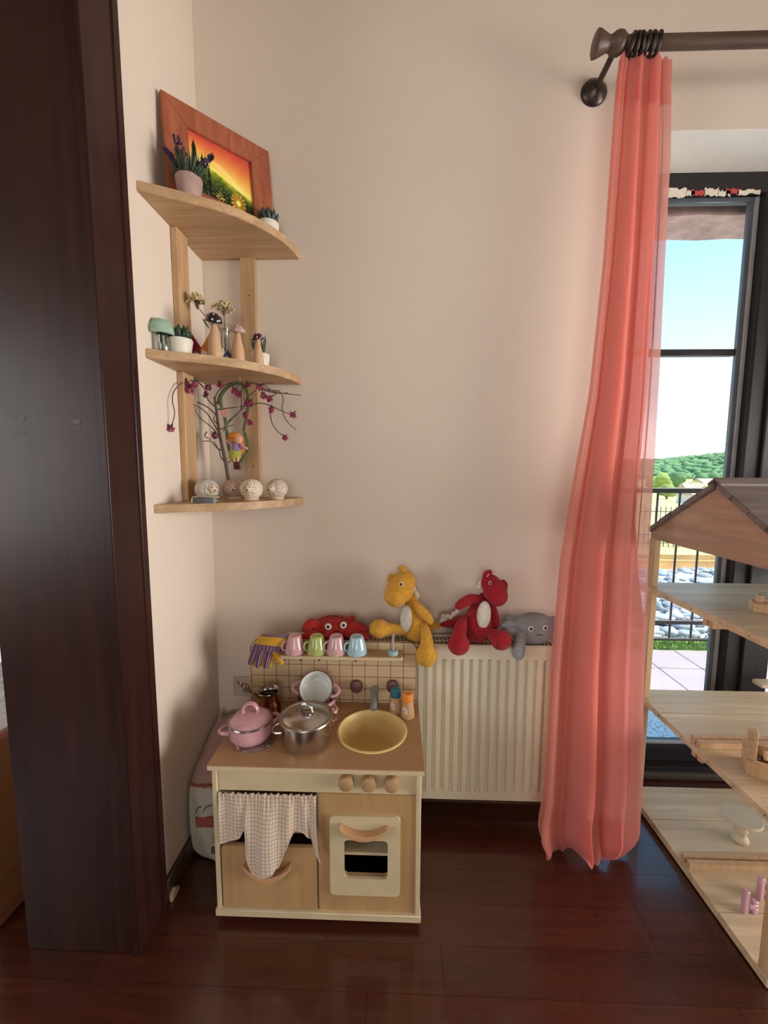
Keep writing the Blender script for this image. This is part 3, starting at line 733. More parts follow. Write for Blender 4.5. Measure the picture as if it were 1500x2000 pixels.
g.grid(lambda u, v: (fw-.003+CW*u, fw-.003+CH*v, .004), NU, NV)
cv = g.build('canvas', m_plain('paint', (1, 1, 1, 1)), pt, sharp=0)
ca = cv.data.color_attributes.new('paint', 'FLOAT_COLOR', 'POINT'); k = 0
for j in range(NV+1):
    for i in range(NU+1):
        ca.data[k].color = lin(paintcol(i/NU, j/NV))+(1,); k += 1
n = N('oil_painting'); at = n.n('ShaderNodeAttribute', attribute_name='paint')
n.bsdf(at.outputs['Color'], .35, 0, n.bump(n.noise(n.coord(), 160, 3), .4, .002), 0, .4); cv.data.materials[0] = n.m

def at(px, Y, z): p = W(px, 700, Y=Y); q = W(px, 700, Y=Y); return Vector((p.x, Y, z))
def col_at(px, py, Y): return W(px, py, Y=Y)
def leafm(mb, base, tip, w, bend=(0, 0, 0), n=6, th=.25):
    b, t = Vector(base), Vector(tip); P = []
    for i in range(n+1):
        k = i/n; c = b.lerp(t, k)+Vector(bend)*sin(pi*k); P.append((c.x, c.y, c.z, max(w*sin(pi*min(.999, .12+.88*k))**.8*(1.0 if k < .6 else 1.0), w*.06)))
    P[-1] = P[-1][:3]+(w*.06,); d = (t-b).normalized(); s = d.cross(Vector((0, 0, 1)));
    s = s.normalized() if s.length > .1 else Vector((0, 1, 0))
    mb.tube(P, 0, 8, flat=(d.cross(s), th)); return mb
def pot(name, loc, r0, r1, h, mat, label, grp=None):
    t = thing(name, loc, label, 'plant', grp)
    MB().lathe([(0, 0), (r0*.93, 0), (r0, .003), (r1, h-.003), (r1-.001, h), (r1-.004, h), (r1-.006, h-.009), (0, h-.010)], loc, 32).build('pot', mat, t)
    MB().lathe([(r1-.0065, h-.012), (r1*.6, h-.0075), (0, h-.006)], loc, 20, wob=.02).build('soil', M['soil'], t)
    return t

# lavender
p = W(370, 372, Y=1.268); L0 = Vector((p.x, 1.268, Z1)); r = random.Random(9)
lv = pot('potted_lavender', L0, .030, .0375, .056, M['terracotta_pot'], 'lavender with dark purple blooms in a dusty pink pot on the top board')
lf = MB()
for i in range(230):
    a, s = r.uniform(0, 2*pi), r.uniform(.008, .058); tip = L0+Vector((cos(a)*s*1.2, max(-.04, sin(a)*s*.8)-.004, r.uniform(.075, .145)-.35*s))
    leafm(lf, L0+Vector((cos(a)*.018*r.random(), sin(a)*.018*r.random(), .046)), tip, .0021, (cos(a)*.004, sin(a)*.004, 0), 4)
lf.build('foliage', M['leaf_green'], lv, sharp=0)
for px, py, s in ((352, 293, 1.5), (402, 316, 1.1), (330, 300, .8), (343, 318, .8)):
    q = W(px, py, Y=1.262); st = MB().tube([L0+Vector((0, 0, .05)), (L0+q)/2+Vector((0, 0, .02)), q], .0013, 6, 4)
    so = st.build('stem', M['leaf_green'], lv)
    bm_ = MB()
    d = (q-(L0+Vector((0, 0, .06)))).normalized()
    for k in range(46):
        h = r.random(); a = r.uniform(0, 2*pi); rr = .010*s*(1-h*.55); c = q+d*(h-.45)*.042*s+Vector((cos(a)*rr, sin(a)*rr, 0))
        bm_.ell(c, (.0035, .0035, .0045), 6, 4)
    bm_.build('bloom', M['lavender'], lv if False else so, sharp=0)
# small succulent on the top board
p = W(524, 430, Y=1.475); S0 = Vector((p.x, 1.475, Z1))
su = pot('potted_succulent', S0, .030, .036, .048, M['white_pot'], 'small pointed succulent in a white pot at the right end of the top board')
r = random.Random(17)
for ring, (n_, rad, h, w) in enumerate(((10, .034, .040, .0085), (8, .024, .048, .008), (5, .012, .052, .0065))):
    for i in range(n_):
        a = 2*pi*i/n_+ring*.4
        leafm(MB(), S0+Vector((cos(a)*rad*.3, sin(a)*rad*.3, .040)), S0+Vector((cos(a)*rad, sin(a)*rad, .042+h)), w, (cos(a)*.006, sin(a)*.006, 0), 6, .5).build('leaf', M['leaf_teal'], su, sharp=0)

# middle board ------------------------------------------------------
def place(px, Y, z): q = W(px, 690, Y=Y); return Vector((q.x, Y, z))
J0 = place(318, 1.236, Z2)
jr = thing('storage_jar', J0, 'small clear glass jar with a mint green knitted mushroom lid', 'jar')
MB().lathe([(0, .003), (.0225, .003), (.024, .006), (.024, .052), (.021, .058), (.021, .066), (.0195, .066), (.0195, .058), (.0225, .051), (.0225, .007), (0, .0055)], J0, 28).build('glass_body', M['jar_glass'], jr)
MB().lathe([(0, 0), (.0235, 0), (.024, .003), (0, .0032)], J0, 28).build('base', M['jar_glass'], jr)
MB().lathe([(.020, .058), (.034, .052), (.0375, .056), (.037, .066), (.031, .083), (.021, .094), (.009, .098), (.0005, .0985)], J0, 32, uvs=(48, 230)).build('knitted_lid', M['mint_knit'], jr)
C0 = place(353, 1.272, Z2)
cp = pot('potted_succulent', C0, .030, .0365, .050, M['white_pot'], 'bushy dark green succulent in a white pot beside the glass jar')
r = random.Random(23)
for i in range(44):
    a = r.uniform(0, 2*pi); rad = sqrt(r.random())*.038
    leafm(MB(), C0+Vector((cos(a)*rad*.5, sin(a)*rad*.5, .040)), C0+Vector((cos(a)*rad, sin(a)*rad, .068+.020*r.random()+(.006 if rad < .02 else 0))), .008, (cos(a)*.006, sin(a)*.006, .002), 6, .55).build('leaf', M['leaf_dark'], cp, sharp=0)

def gnome(px, Y, lean, hat, bodym, label, s=1.0, hh=.062):
    g0 = place(px, Y, Z2); t = thing('felt_gnome', g0, label, 'gnome')
    MB().lathe([(0, 0), (.016*s, 0), (.0185*s, .010*s), (.016*s, .024*s), (.006*s, .030*s), (0, .031*s)], g0, 20).build('body', bodym, t)
    c = g0+Vector((0, 0, .022*s)); tip = c+Vector((lean*s, 0, hh*s))
    d = tip-c
    MB().lathe([(.0005, 0), (.0205*s, .001), (.0185*s, .006*s), (.008*s, d.length*.62), (.0006, d.length)], c, 20, d).build('hat', hat, t)
    MB().ell(g0+Vector((0, -.0135*s, .0185*s)), (.0115*s, .008*s, .010*s), 14, 8).build('beard', M['beard'], t, sharp=0)
    MB().ell(g0+Vector((0, -.0195*s, .0255*s)), (.0028*s,)*3, 8, 6).build('nose', M['skin'], t, sharp=0)
gnome(387, 1.335, -.016, M['felt_red'], M['felt_purple'], 'felt gnome with a dark red hat and purple body behind the succulent pot', 1.05, .060)
gnome(404, 1.325, .010, M['felt_orange'], M['felt_orange'], 'felt gnome with an orange hat half hidden by the black capped mushroom', 1.1, .056)
gnome(445, 1.345, .0, M['felt_blue'], M['felt_teal'], 'felt gnome with a blue hat between the wooden mushrooms', .72, .036)

def shroom(px, Y, pytop, rb, rc, capm, label, tilt=(0, 0), dots=14, flat=.8):
    g0 = place(px, Y, Z2); zt = W(px, pytop, Y=Y).z; H = zt-Z2; t = thing('wooden_mushroom', g0, label, 'mushroom', None)
    hc = rc*flat; hs = H-hc*.75
    MB().lathe([(0, 0), (rb*.90, 0), (rb, .004), (rb*1.02, hs*.16), (rb*.92, hs*.40), (rb*.60, hs*.68), (rb*.40, hs*.88), (rb*.40, hs)], g0, 28).build('stem', M['shroom_wood'], t)
    ax = Vector((tilt[0], tilt[1], 1)).normalized(); c = g0+Vector((0, 0, hs-.002))-ax*hc*.22
    prof = [(rb*.38, hc*.20), (rc*.72, hc*.02), (rc*.95, 0), (rc, hc*.10), (rc*.95, hc*.36), (rc*.80, hc*.66), (rc*.52, hc*.90), (rc*.22, hc*.985), (0, hc)]
    MB().lathe(prof, c, 28, ax).build('cap', capm, t)
    q = Vector((0, 0, 1)).rotation_difference(ax); r = random.Random(px)
    dt = [(0, 0)]+[(a+ .5*(k % 2)*.9, e) for k, e in enumerate((.28, .62)) for a in [2*pi*j/(5+2*k) for j in range(5+2*k)]]
    for a, e in dt[:dots]:
        th = e*pi/2*1.35; d = q @ Vector((sin(th)*cos(a), sin(th)*sin(a), cos(th)))
        pos = c+q @ Vector((rc*.985*sin(th)*cos(a), rc*.985*sin(th)*sin(a), hc*(.12+.88*cos(th))))
        MB().ell(pos, (rc*.115, rc*.115, rc*.05), 10, 6, Vector((0, 0, 1)).rotation_difference(d).to_matrix()).build('dot', M['dot'], t, sharp=0)
    return t
shroom(420, 1.292, 610, .0200, .0262, M['cap_black'], 'turned wooden mushroom with a black white dotted cap, tallest of three', (.26, -.34), flat=1.05)
shroom(465, 1.330, 634, .0200, .0232, M['cap_beige'], 'turned wooden mushroom with a beige white dotted cap, middle of three', (.14, -.22), flat=.95)
shroom(504, 1.372, 650, .0170, .0200, M['cap_wine'], 'turned wooden mushroom with a burgundy cap, shortest and rightmost of three', (-.12, -.25), flat=1.0)
A0 = place(507, 1.437, Z2)
al = pot('potted_aloe', A0, .0285, .034, .050, M['white_pot'], 'spiky aloe in a white pot at the right end of the middle board')
r = random.Random(41)
for i in range(20):
    a = 2*pi*i/20+r.uniform(-.15, .15); rad = .006+.030*r.random()
    leafm(MB(), A0+Vector((cos(a)*.010, sin(a)*.010, .042)), A0+Vector((cos(a)*rad, sin(a)*rad*.8, .088+.036*r.random())), .0036, (cos(a)*.002, sin(a)*.002, 0), 7, .6).build('leaf', M['leaf_teal'], al, sharp=0)
# bottle vase with dried yarrow
V0 = place(441, 1.392, Z2)
bv = thing('bottle_vase', V0, 'clear glass bottle vase standing behind the wooden mushrooms', 'vase')
zr = W(446, 636, Y=1.392).z-Z2
MB().lathe([(0, .003), (.023, .003), (.025, .008), (.024, .04), (.015, .062), (.0135, zr*.80), (.024, zr-.004), (.026, zr), (.0245, zr), (.0125, zr*.80), (.0138, .062), (.0225, .040), (.0235, .009), (0, .006)], V0, 28).build('glass_body', M['jar_glass'], bv)
def yarrow(px, py, w, h, label, leaf=None, via=None):
    Yh = 1.385; hd = W(px, py, Y=Yh); t = thing('dried_flower', hd, label, 'flower'); r = random.Random(px)
    base = V0+Vector((0, 0, .05)); nk = base.lerp(hd, .38)
    MB().tube([base, nk, (hd+nk)/2, hd-Vector((0, 0, h*.35))], .0016, 7, 5).build('stem', M['stem'], t)
    for k in range(16):
        a = 2*pi*k/16; rr = w*.8*(.35+.65*((k*7) % 16)/16)
        q = hd+Vector((cos(a)*rr, sin(a)*rr*.8-.25*h*(1-rr/w), h*(.75*cos(rr/w*1.5)-.35)))
        MB().tube([hd-Vector((0, 0, h*.6)), (q+hd)/2-Vector((0, 0, h*.12)), q], .0008, 5, 3).build('branchlet', M['stem'], t)
        f = MB()
        for j in range(9):
            f.ell(q+Vector((r.uniform(-1, 1)*w*.22, r.uniform(-1, 1)*w*.2, r.uniform(-.3, 1)*h*.3)), (.0036, .0036, .0034), 6, 4)
        f.build('floret', M['yarrow'], t, sharp=0)
    if leaf:
        q = W(leaf[0], leaf[1], Y=Yh); leafm(MB(), q+Vector((.010, 0, -.018)), q+Vector((-.010, 0, .014)), .0085, (-.003, 0, .003), 7, .3).build('leaf', M['leaf_green'], t, sharp=0)
    return t
yarrow(385, 590, .030, .040, 'dried cream yarrow leaning left out of the glass bottle', (402, 630))
yarrow(437, 604, .042, .038, 'dried cream yarrow with a wider head standing upright in the bottle')

# bottom board ------------------------------------------------------
def sheep(px, py, Y, R, wool, face, label):
    g0 = W(px, py, Y=Y); g0 = Vector((g0.x, Y, Z3)); t = thing('ceramic_sheep', g0, label, 'figurine')
    MB().lathe([(0, 0), (R*.62, 0), (R*.66, .003), (R*.60, .009), (R*.5, .012)], g0, 28).build('base', M['sheep_face'] if wool != 'sheep_grey' else M[wool], t)
    c = g0+Vector((0, 0, R*.98)); MB().ell(c, (R, R*.95, R*.94), 32, 20).build('body', M[wool], t, sharp=0)
    fd = Vector(face).normalized(); h = c+fd*R*.82+Vector((0, 0, R*.16)); q = Vector((0, 0, 1)).rotation_difference(fd).to_matrix()
    hd = MB().ell(h, (R*.40, R*.40, R*.48), 18, 12, q).build('head', M['sheep_face'], t, sharp=0)
    rt_ = fd.cross(Vector((0, 0, 1))).normalized(); up = rt_.cross(fd)
    for s in (-1, 1):
        MB().ell(h+fd*R*.36+rt_*s*R*.20+up*R*.16, (R*.055,)*3, 8, 6).build('eye', M['pupil'], hd, sharp=0)
        MB().ell(h-fd*R*.12+rt_*s*R*.42+up*R*.10, (R*.15, R*.08, R*.20), 10, 8, q).build('ear', M['sheep_face'], hd, sharp=0)
    MB().ell(h+fd*R*.465-up*R*.06, (R*.09, R*.07, R*.06), 8, 6).build('nose', M['pupil'], hd, sharp=0)
    MB().tube([h+fd*R*.475-up*R*.08, h+fd*R*.455-up*R*.19], R*.025, 6).build('mouth', M['pupil'], hd)
    wl = MB(); r = random.Random(px)
    for k in range(5): wl.ell(h+up*R*.36-fd*R*(.1+.05*k)+rt_*r.uniform(-.25, .25)*R, (R*.12,)*3, 10, 6)
    wl.build('fringe', M[wool], hd, sharp=0)
sheep(404, 957, 1.352, .0385, 'sheep_grey', (.85, -.62, -.10), 'round ceramic sheep glazed grey and white turned to the right, leftmost of four')
sheep(456, 958, 1.435, .0375, 'sheep_rose', (.35, -1, -.10), 'round ceramic sheep glazed dusty rose, second of four')
sheep(491, 957, 1.392, .0385, 'sheep_cream', (.05, -1, -.08), 'round cream ceramic sheep facing the room, third of four')
sheep(541, 955, 1.445, .0375, 'sheep_tan', (-.35, -1, -.08), 'round beige white ceramic sheep apart from the rest, rightmost of four')
q = W(400, 978, Y=1.250); q = Vector((q.x, 1.258, Z3))
ca_ = thing('folded_case', q, 'flat slate grey case tied with cream cord at the shelf edge', 'case')
m = MB(); m.M = Matrix.Translation(q) @ Matrix.Rotation(.18, 4, 'Z'); m.prism([(-.036, -.012), (-.032, -.015), (.026, -.016), (.034, -.008), (.034, .012), (-.033, .015)], 0, .0175, 'z', .004); m.build('body', M['slate'], ca_)
m = MB(); m.M = Matrix.Translation(q+Vector((0, 0, .0195))) @ Matrix.Rotation(.18, 4, 'Z'); m.tube([(-.036, -.015, 0), (-.01, -.018, .004), (.030, -.016, 0), (.036, -.004, -.001), (.034, .012, 0), (0, .014, .004), (-.034, .014, 0)], .0020, 6, 5, closed=False); m.tube([(-.037, -.014, -.002), (-.038, -.015, -.016)], .002, 6); m.build('cord', M['cord'], ca_)

# twig with magenta blossoms
YT = 1.478
def wt(px, py, Y=YT): return W(px, py, Y=Y)
def brn(mb, pts, r0, r1, dy=0):
    P = [W(a[0], a[1], Y=a[2] if len(a) > 2 else YT+dy) for a in pts]; n_ = len(P)
    mb.tube([(*q, r0+(r1-r0)*i/(n_-1)) for i, q in enumerate(P)], 0, 7, 5); return mb
b0 = wt(452, 960); b0.z = Z3
tw = thing('blossom_branch', b0, 'bare twig with magenta blossoms standing behind the ceramic sheep', 'branch')
brn(MB(), [(451, 968), (446, 935), (440, 900), (433, 868), (427, 835), (423, 805), (419, 775)], .0072, .0040).build('trunk', M['twig'], tw)
YB = 1.40
tws = [[(424, 812), (405, 795), (385, 785), (371, 775), (368, 764, YB)], [(433, 868), (423, 845), (408, 830), (393, 818), (376, 795, YB)],
 [(436, 880), (424, 875), (412, 862), (395, 862)], [(430, 850), (410, 815), (396, 800), (378, 790, YB)], [(441, 905), (432, 893), (428, 880), (418, 862)],
 [(421, 795), (407, 782), (402, 768), (398, 757)], [(420, 780), (425, 766), (440, 752), (455, 747, YB), (480, 746, YB)],
 [(425, 800), (446, 797), (466, 795)], [(438, 828), (455, 815), (470, 800)], [(436, 842), (450, 822), (474, 798)], [(430, 838), (445, 833), (457, 830)],
 [(398, 757), (385, 745), (370, 743, YB), (352, 750, 1.33), (339, 766, 1.30), (337, 785, 1.28), (341, 805, 1.28), (338, 822, 1.28), (334, 832, 1.28)],
 [(480, 746, YB), (500, 750, YB), (525, 762, YB), (545, 764, YB), (553, 778, YB), (551, 800, YB), (560, 822, YB), (578, 840, YB)],
 [(470, 795), (490, 790, YB), (515, 788, YB), (545, 800, YB), (568, 810, YB)], [(530, 790, YB), (528, 805, YB), (531, 825, YB), (542, 842, YB), (553, 851, YB)],
 [(500, 757, YB), (515, 752, YB), (533, 764, YB), (560, 769, YB), (588, 772, YB)], [(505, 752, YB), (520, 748, YB), (537, 749, YB)], [(524, 780, YB), (538, 770, YB), (546, 766, YB)],
 [(470, 800), (472, 785), (470, 768), (478, 752, YB)], [(474, 800), (480, 782), (490, 770), (500, 762, YB)], [(441, 905), (452, 900), (458, 893)],
 [(510, 760, YB), (530, 766, YB), (548, 768, YB), (563, 767, YB)], [(427, 830), (418, 820), (422, 806)], [(404, 843), (400, 852), (412, 858)]]
for t_ in tws: brn(MB(), t_, .0024, .0013).build('twig', M['twig'], tw, sharp=0)
r = random.Random(77)
blos = [(365, 752, 1.36, 1.3), (371, 762, 1.36, 1.3), (379, 752, 1.36, 1), (406, 758, 1.44, 1), (402, 770, 1.45, .7), (430, 753, 1.42, 1), (458, 763, 1.42, 1.1), (466, 770, 1.42, .9), (484, 752, 1.42, .8),
        (508, 757, YB, 1), (515, 773, YB, 1), (527, 780, YB, .9), (489, 788, YB, 1), (482, 786, YB, .8), (479, 812, YB, .9), (488, 826, YB, .9), (530, 801, YB, .9), (572, 811, YB, 1), (557, 855, YB, .8), (419, 851, 1.46, 1), (333, 837, 1.28, 1.0)]
for x, y, Y, s in blos:
    s *= 1.35; c = W(x, y, Y=Y); f = MB()
    for k in range(48):
        d = Vector((r.gauss(0, 1), r.gauss(0, 1), r.gauss(0, 1))).normalized()*.0088*s*r.uniform(.5, 1); f.ell(c+d, (.0024, .0024, .0024), 6, 4)
    fo = f.build('blossom', M['blossom'], tw, sharp=0)
    s_ = MB()
    for k in range(4):
        a = r.uniform(0, 6.28); leafm(s_, c+Vector((0, 0, .004)), c+Vector((cos(a)*.011*s, sin(a)*.008*s, .012*s)), .0028, (0, 0, 0), 4, .3)
    s_.build('sepal', M['leaf_dark'], fo, sharp=0)
for x, y in ((400, 772), (377, 794)):
    c = W(x, y, Y=1.42); f = MB()
    for k in range(6): a = r.uniform(0, 6.28); leafm(f, c, c+Vector((cos(a)*.012, sin(a)*.006, r.uniform(-.012, .012))), .003, (0, 0, 0), 4, .3)
    f.build('dry_leaf', M['leaf_dark'], tw, sharp=0)

# felt doll on a vine swing, hanging from the middle board
YS = 1.425
hg = W(462, 748, Y=YS); hg.z = 1.6635
sw = thing('vine_swing', hg, 'green felt vine ring hung below the middle board with a pink heart', 'swing')
def vs_(pts, r): return MB().tube([W(x, y, Y=Y) for x, y, Y in pts], r, 9, 6)
loop = [(452, 893, YS), (446, 870, YS), (443, 845, YS), (440, 820, YS), (434, 800, YS), (431, 780, YS), (437, 765, YS), (450, 752, YS), (462, 748, YS), (474, 752, YS), (483, 768, YS), (484, 800, YS), (479, 825, YS), (477, 842, YS), (484, 862, YS), (486, 878, YS), (478, 893, YS), (466, 903, YS), (455, 900, YS)]
vs_(loop, .0052).build('vine', M['vine'], sw, sharp=0)
vs_([(425, 790, YS+.01), (430, 772, YS+.01), (442, 757, YS+.01), (458, 750, YS), (468, 747, YS)], .0050).build('vine', M['vine'], sw, sharp=0)
c = W(438, 807, Y=YS-.006); m = MB(); m.ell(c+Vector((-.004, 0, .003)), (.0085, .004, .0085), 12, 8); m.ell(c+Vector((.006, 0, .004)), (.0085, .004, .0085), 12, 8); m.ell(c+Vector((.001, 0, -.005)), (.008, .004, .009), 12, 8); m.build('heart', M['petal_pink'], sw, sharp=0)
MB().tube([W(468, 750, Y=YS), W(469, 742, Y=YS), (W(468, 740, Y=YS).x, YS, 1.6638)], .0012, 6).build('hanger', M['cord'], sw)
YD = YS-.012
d0 = W(461, 900, Y=YD)
dl = thing('felt_doll', d0, 'tiny felt doll with orange hair, lilac collar and lime dress sitting in the swing', 'doll')
def dp(x, y, dy=0): return W(x, y, Y=YD+dy)
MB().blob([(*dp(459, 890, .004), .0205), (*dp(460, 880), .0190), (*dp(462, 868), .0125)], 20, 5).build('dress', M['felt_lime'], dl, sharp=0)
MB().blob([(*dp(461, 876, -.004), .0165), (*dp(462, 868, -.003), .0135), (*dp(463, 861), .007)], 18, 5).build('collar', M['felt_lilac'], dl, sharp=0)
for a in ((456, 868, 441, 858), (467, 868, 476, 874), (467, 870, 474, 878)):
    leafm(MB(), dp(a[0], a[1], -.006), dp(a[2], a[3], -.004), .0075, (0, -.004, .003), 6, .35).build('petal', M['felt_lilac'], dl, sharp=0)
MB().ell(dp(465.5, 858, -.008), (.0148, .0125, .0155), 20, 14).build('head', M['skin'], dl, sharp=0)
m = MB(); m.ell(dp(460, 858, .006), (.0265, .0165, .0235), 22, 14); m.ell(dp(470, 874, .010), (.0145, .008, .026), 16, 10); m.ell(dp(458, 851, -.004), (.0220, .0150, .0120), 18, 10)
m.build('hair', M['hair'], dl, sharp=0)
hd_ = dp(468, 857, -.0205)
for s in (-.004, .0035): MB().ell(hd_+Vector((s, .0005, .001)), (.0008,)*3, 6, 4).build('eye', M['pupil'], dl, sharp=0)
for a in ((453, 868, 441, 857), (468, 868, 485, 876)):
    MB().blob([(*dp(a[0], a[1], .002), .0042), (*dp((a[0]+a[2])/2, (a[1]+a[3])/2+2), .0036), (*dp(a[2], a[3], .010), .0032)], 10, 4).build('arm', M['skin'], dl, sharp=0)
for x in (458, 465):
    MB().blob([(*dp(x-1, 892, -.010), .0042), (*dp(x, 903, -.014), .0036)], 10, 4).build('leg', M['skin'], dl, sharp=0)
    MB().blob([(*dp(x+.5, 904, -.014), .0052), (*dp(x+2, 914, -.017), .0062)], 12, 4).build('shoe', M['shoe'], dl, sharp=0)

# ================================================================== RADIATOR
RY = 1.437; rz1 = W(1062, 1263, Y=RY).z; rz0 = W(1062, 1566, Y=RY).z; rx0, rx1 = -.42, .66
ra = thing('radiator', ((rx0+rx1)/2, D, rz0), 'cream ribbed panel radiator on the wall behind the play kitchen', 'radiator')
pit = .0333; prof = []
x = rx0+.022
top, bot = rz1-.052, rz0+.030
m = MB(); vs_l = []
xs = [rx0, rx0+.006]; ys_ = [RY+.006, RY]
while x+pit < rx1-.015:
    for fx, fy in ((.0, 0), (.06, .0), (.16, .013), (.44, .013), (.54, 0)): xs.append(x+fx*pit); ys_.append(RY+fy)
    x += pit
xs += [rx1-.006, rx1]; ys_ += [RY, RY+.006]
zr = [(rz0, 0), (bot, 0), (bot+.012, 1), (top-.012, 1), (top, 0), (rz1-.006, 0), (rz1, -1)]
nx = len(xs)
vv = [(xs[i], (RY+(ys_[i]-RY)*(k if k >= 0 else 1) if k >= 0 else RY+.005) if not (i in (0, nx-1)) else RY+.006, z) for z, k in zr for i in range(nx)]
ff = [[j*nx+i, j*nx+i+1, (j+1)*nx+i+1, (j+1)*nx+i] for j in range(len(zr)-1) for i in range(nx-1)]
m.add(vv, ff); m.build('front_panel', M['radiator'], ra, sharp=30)
B(rx0, rx1, RY+.0905, RY+.097, rz0+.01, rz1-.02).build('rear_panel', M['radiator'], ra)
B(rx0+.006, rx1-.006, RY+.016, RY+.090, rz0+.02, rz1-.026).build('shade_core', M['rad_shade'], ra)  # solid dark block stands in for the shade between the grille slats
for x0, x1 in ((rx0, rx0+.004), (rx1-.004, rx1)): B(x0, x1, RY+.0065, RY+.098, rz0+.01, rz1-.001, .001).build('side_panel', M['radiator'], ra)
gy0, gy1, gz = RY+.004, RY+.098, rz1
B(rx0, rx1, gy0, gy0+.010, gz-.012, gz, .002).build('grille_rail', M['radiator'], ra)
B(rx0, rx1, gy1-.008, gy1, gz-.012, gz, .002).build('grille_rail', M['radiator'], ra)
B(rx0, rx1, (gy0+gy1)/2-.002, (gy0+gy1)/2+.002, gz-.012, gz-.003).build('grille_rail', M['radiator'], ra)
sl = None; x = rx0+.012
while x < rx1-.01:
    if sl is None: sl = B(x-.0018, x+.0018, gy0+.008, gy1-.007, gz-.008, gz-.001, .0006).build('grille_slat', M['radiator'], ra); sx0 = x
    else: share(sl, 'grille_slat', ra, (x-sx0, 0, 0))
    x += .0147
for x in (rx0+.15, rx1-.15): B(x-.02, x+.02, RY+.0975, D-.001, rz1-.16, rz1-.10, .003).build('bracket', M['radiator'], ra)

# ================================================================== KITCHEN
KX0, KX1, KY0, KY1 = -.527, .077, 1.085, 1.405
CZ = .511
kt = thing('play_kitchen', ((KX0+KX1)/2, 1.245, 0), 'wooden toy kitchen in tan and cream with sink, oven and tiled splashback', 'play kitchen')
def K(name, mat, *a, **k): return B(*a, **k).build(name, M[mat], kt)
K('side_panel', 'ply', KX0, KX0+.0145, KY0-.004, KY1, .026, CZ-.016, b=.002)
K('side_panel', 'ply', KX1-.0145, KX1, KY0-.004, KY1, .026, CZ-.016, b=.002)
K('base_board', 'ply', KX0-.003, KX1+.003, KY0-.010, KY1, .024, .046, b=.002)
K('front_rail', 'ply', KX0+.0147, KX1-.0147, KY0+.003, KY0+.016, .421, CZ-.0165, b=.001)
for i, x in enumerate((-.137, -.073, -.008)):
    k_ = MB().lathe([(0, .026), (.0185, .026), (.0205, .0245), (.0212, .020), (.0205, .004), (.0185, 0), (0, 0)], (x, KY0+.003, .466), 28, (0, -1, 0), )
    k_.v = [(vx, KY0+.003-(KY0+.003-vy), vz) for vx, vy, vz in k_.v]
    k_.build('knob', M['knob'], kt)
K('divider', 'ply', -.2245, -.2195, KY0+.010, KY1-.02, .046, .421)
K('back_panel', 'ply', KX0+.0147, KX1-.0147, KY1-.012, KY1-.004, .046, CZ-.017)
K('inner_shelf', 'ply', KX0+.0147, -.2247, KY0+.05, KY1-.014, .245, .255)
# storage bin with a crescent handle
def rrect(x0, x1, z0, z1, r, n=6, corners=(1, 1, 1, 1)):
    P = []
    for (cx, cz, a0, on) in ((x1-r, z1-r, 0, corners[0]), (x0+r, z1-r, pi/2, corners[1]), (x0+r, z0+r, pi, corners[2]), (x1-r, z0+r, 3*pi/2, corners[3])):
        for k in range(n+1):
            a = a0+pi/2*k/n; P.append((cx+r*cos(a), cz+r*sin(a)) if on else (cx+r*(1 if cos(a0+pi/4) > 0 else -1), cz+r*(1 if sin(a0+pi/4) > 0 else -1)) if k in (0,) else ((cx+r*cos(a), cz+r*sin(a)) if on else None))
    return [p for p in P if p]
bn = MB().prism(rrect(-.509, -.226, .049, .249, .014, corners=(1, 1, 0, 0)), KY0-.002, KY0+.011, 'y', .0012).build('storage_bin', M['tan'], kt, fix=True)
for x0, x1 in ((-.506, -.497), (-.238, -.229)): B(x0, x1, KY0+.0112, KY1-.03, .05, .235).build('bin_side', M['tan'], bn)
B(-.497, -.238, KY1-.04, KY1-.03, .05, .235).build('bin_back', M['tan'], bn)
def crescent(x0, x1, zt, drop, y, dep=.024, th=.017):
    """smile shaped grip: two ends on the front, body bowed downwards and outwards"""
    m = MB(); n_ = 18; P = []
    for i in range(n_+1):
        u = i/n_; s_ = 1-(2*u-1)**2; P.append((x0+(x1-x0)*u, zt-drop*s_**.9))
    lo = [(px, pz-th*(.45+.55*(1-(2*i/n_-1)**2))) for i, (px, pz) in enumerate(P)]
    m.prism(P+lo[::-1], y-dep, y-.0002, 'y', .0012, 1); return m
crescent(-.436, -.300, .206, .034, KY0-.002).build('handle', M['handle'], bn, fix=True)
# oven half
ox0, ox1, oz0, oz1 = -.219, KX1-.0147, .046, .4205
hole = rrect(-.146, -.017, .160, .285, .012, 6); outer = []
def ring_plate(outer_rect, inner, y0, y1):
    x0, x1, z0, z1 = outer_rect; cx = sum(p[0] for p in inner)/len(inner); cz = sum(p[1] for p in inner)/len(inner); O = []
    for px, pz in inner:
        a = atan2(pz-cz, px-cx); c, s_ = cos(a), sin(a); k = min((x1-cx)/c if c > 1e-9 else (x0-cx)/c if c < -1e-9 else 9, (z1-cz)/s_ if s_ > 1e-9 else (z0-cz)/s_ if s_ < -1e-9 else 9)
        O.append([cx+k*c, cz+k*s_])
    for X_, Z_ in ((x0, z0), (x1, z0), (x0, z1), (x1, z1)):
        i = min(range(len(O)), key=lambda i: (O[i][0]-X_)**2+(O[i][1]-Z_)**2); O[i] = [X_, Z_]
    return MB().ring(O, inner, y0, y1, 'y')
ring_plate((ox0, ox1, oz0, oz1), hole, KY0+.001, KY0+.013).build('oven_front', M['tan'], kt, fix=True)
dh = rrect(-.145, -.018, .161, .284, .013, 8); do = rrect(-.186, .0185, .106, .359, .015, 8)
dr = MB().ring(do, dh, KY0-.008, KY0+.0008, 'y').build('oven_door', M['ply'], kt, fix=True)
crescent(-.153, -.021, .338, .022, KY0-.008, .024, .015).build('handle', M['handle'], dr, fix=True)
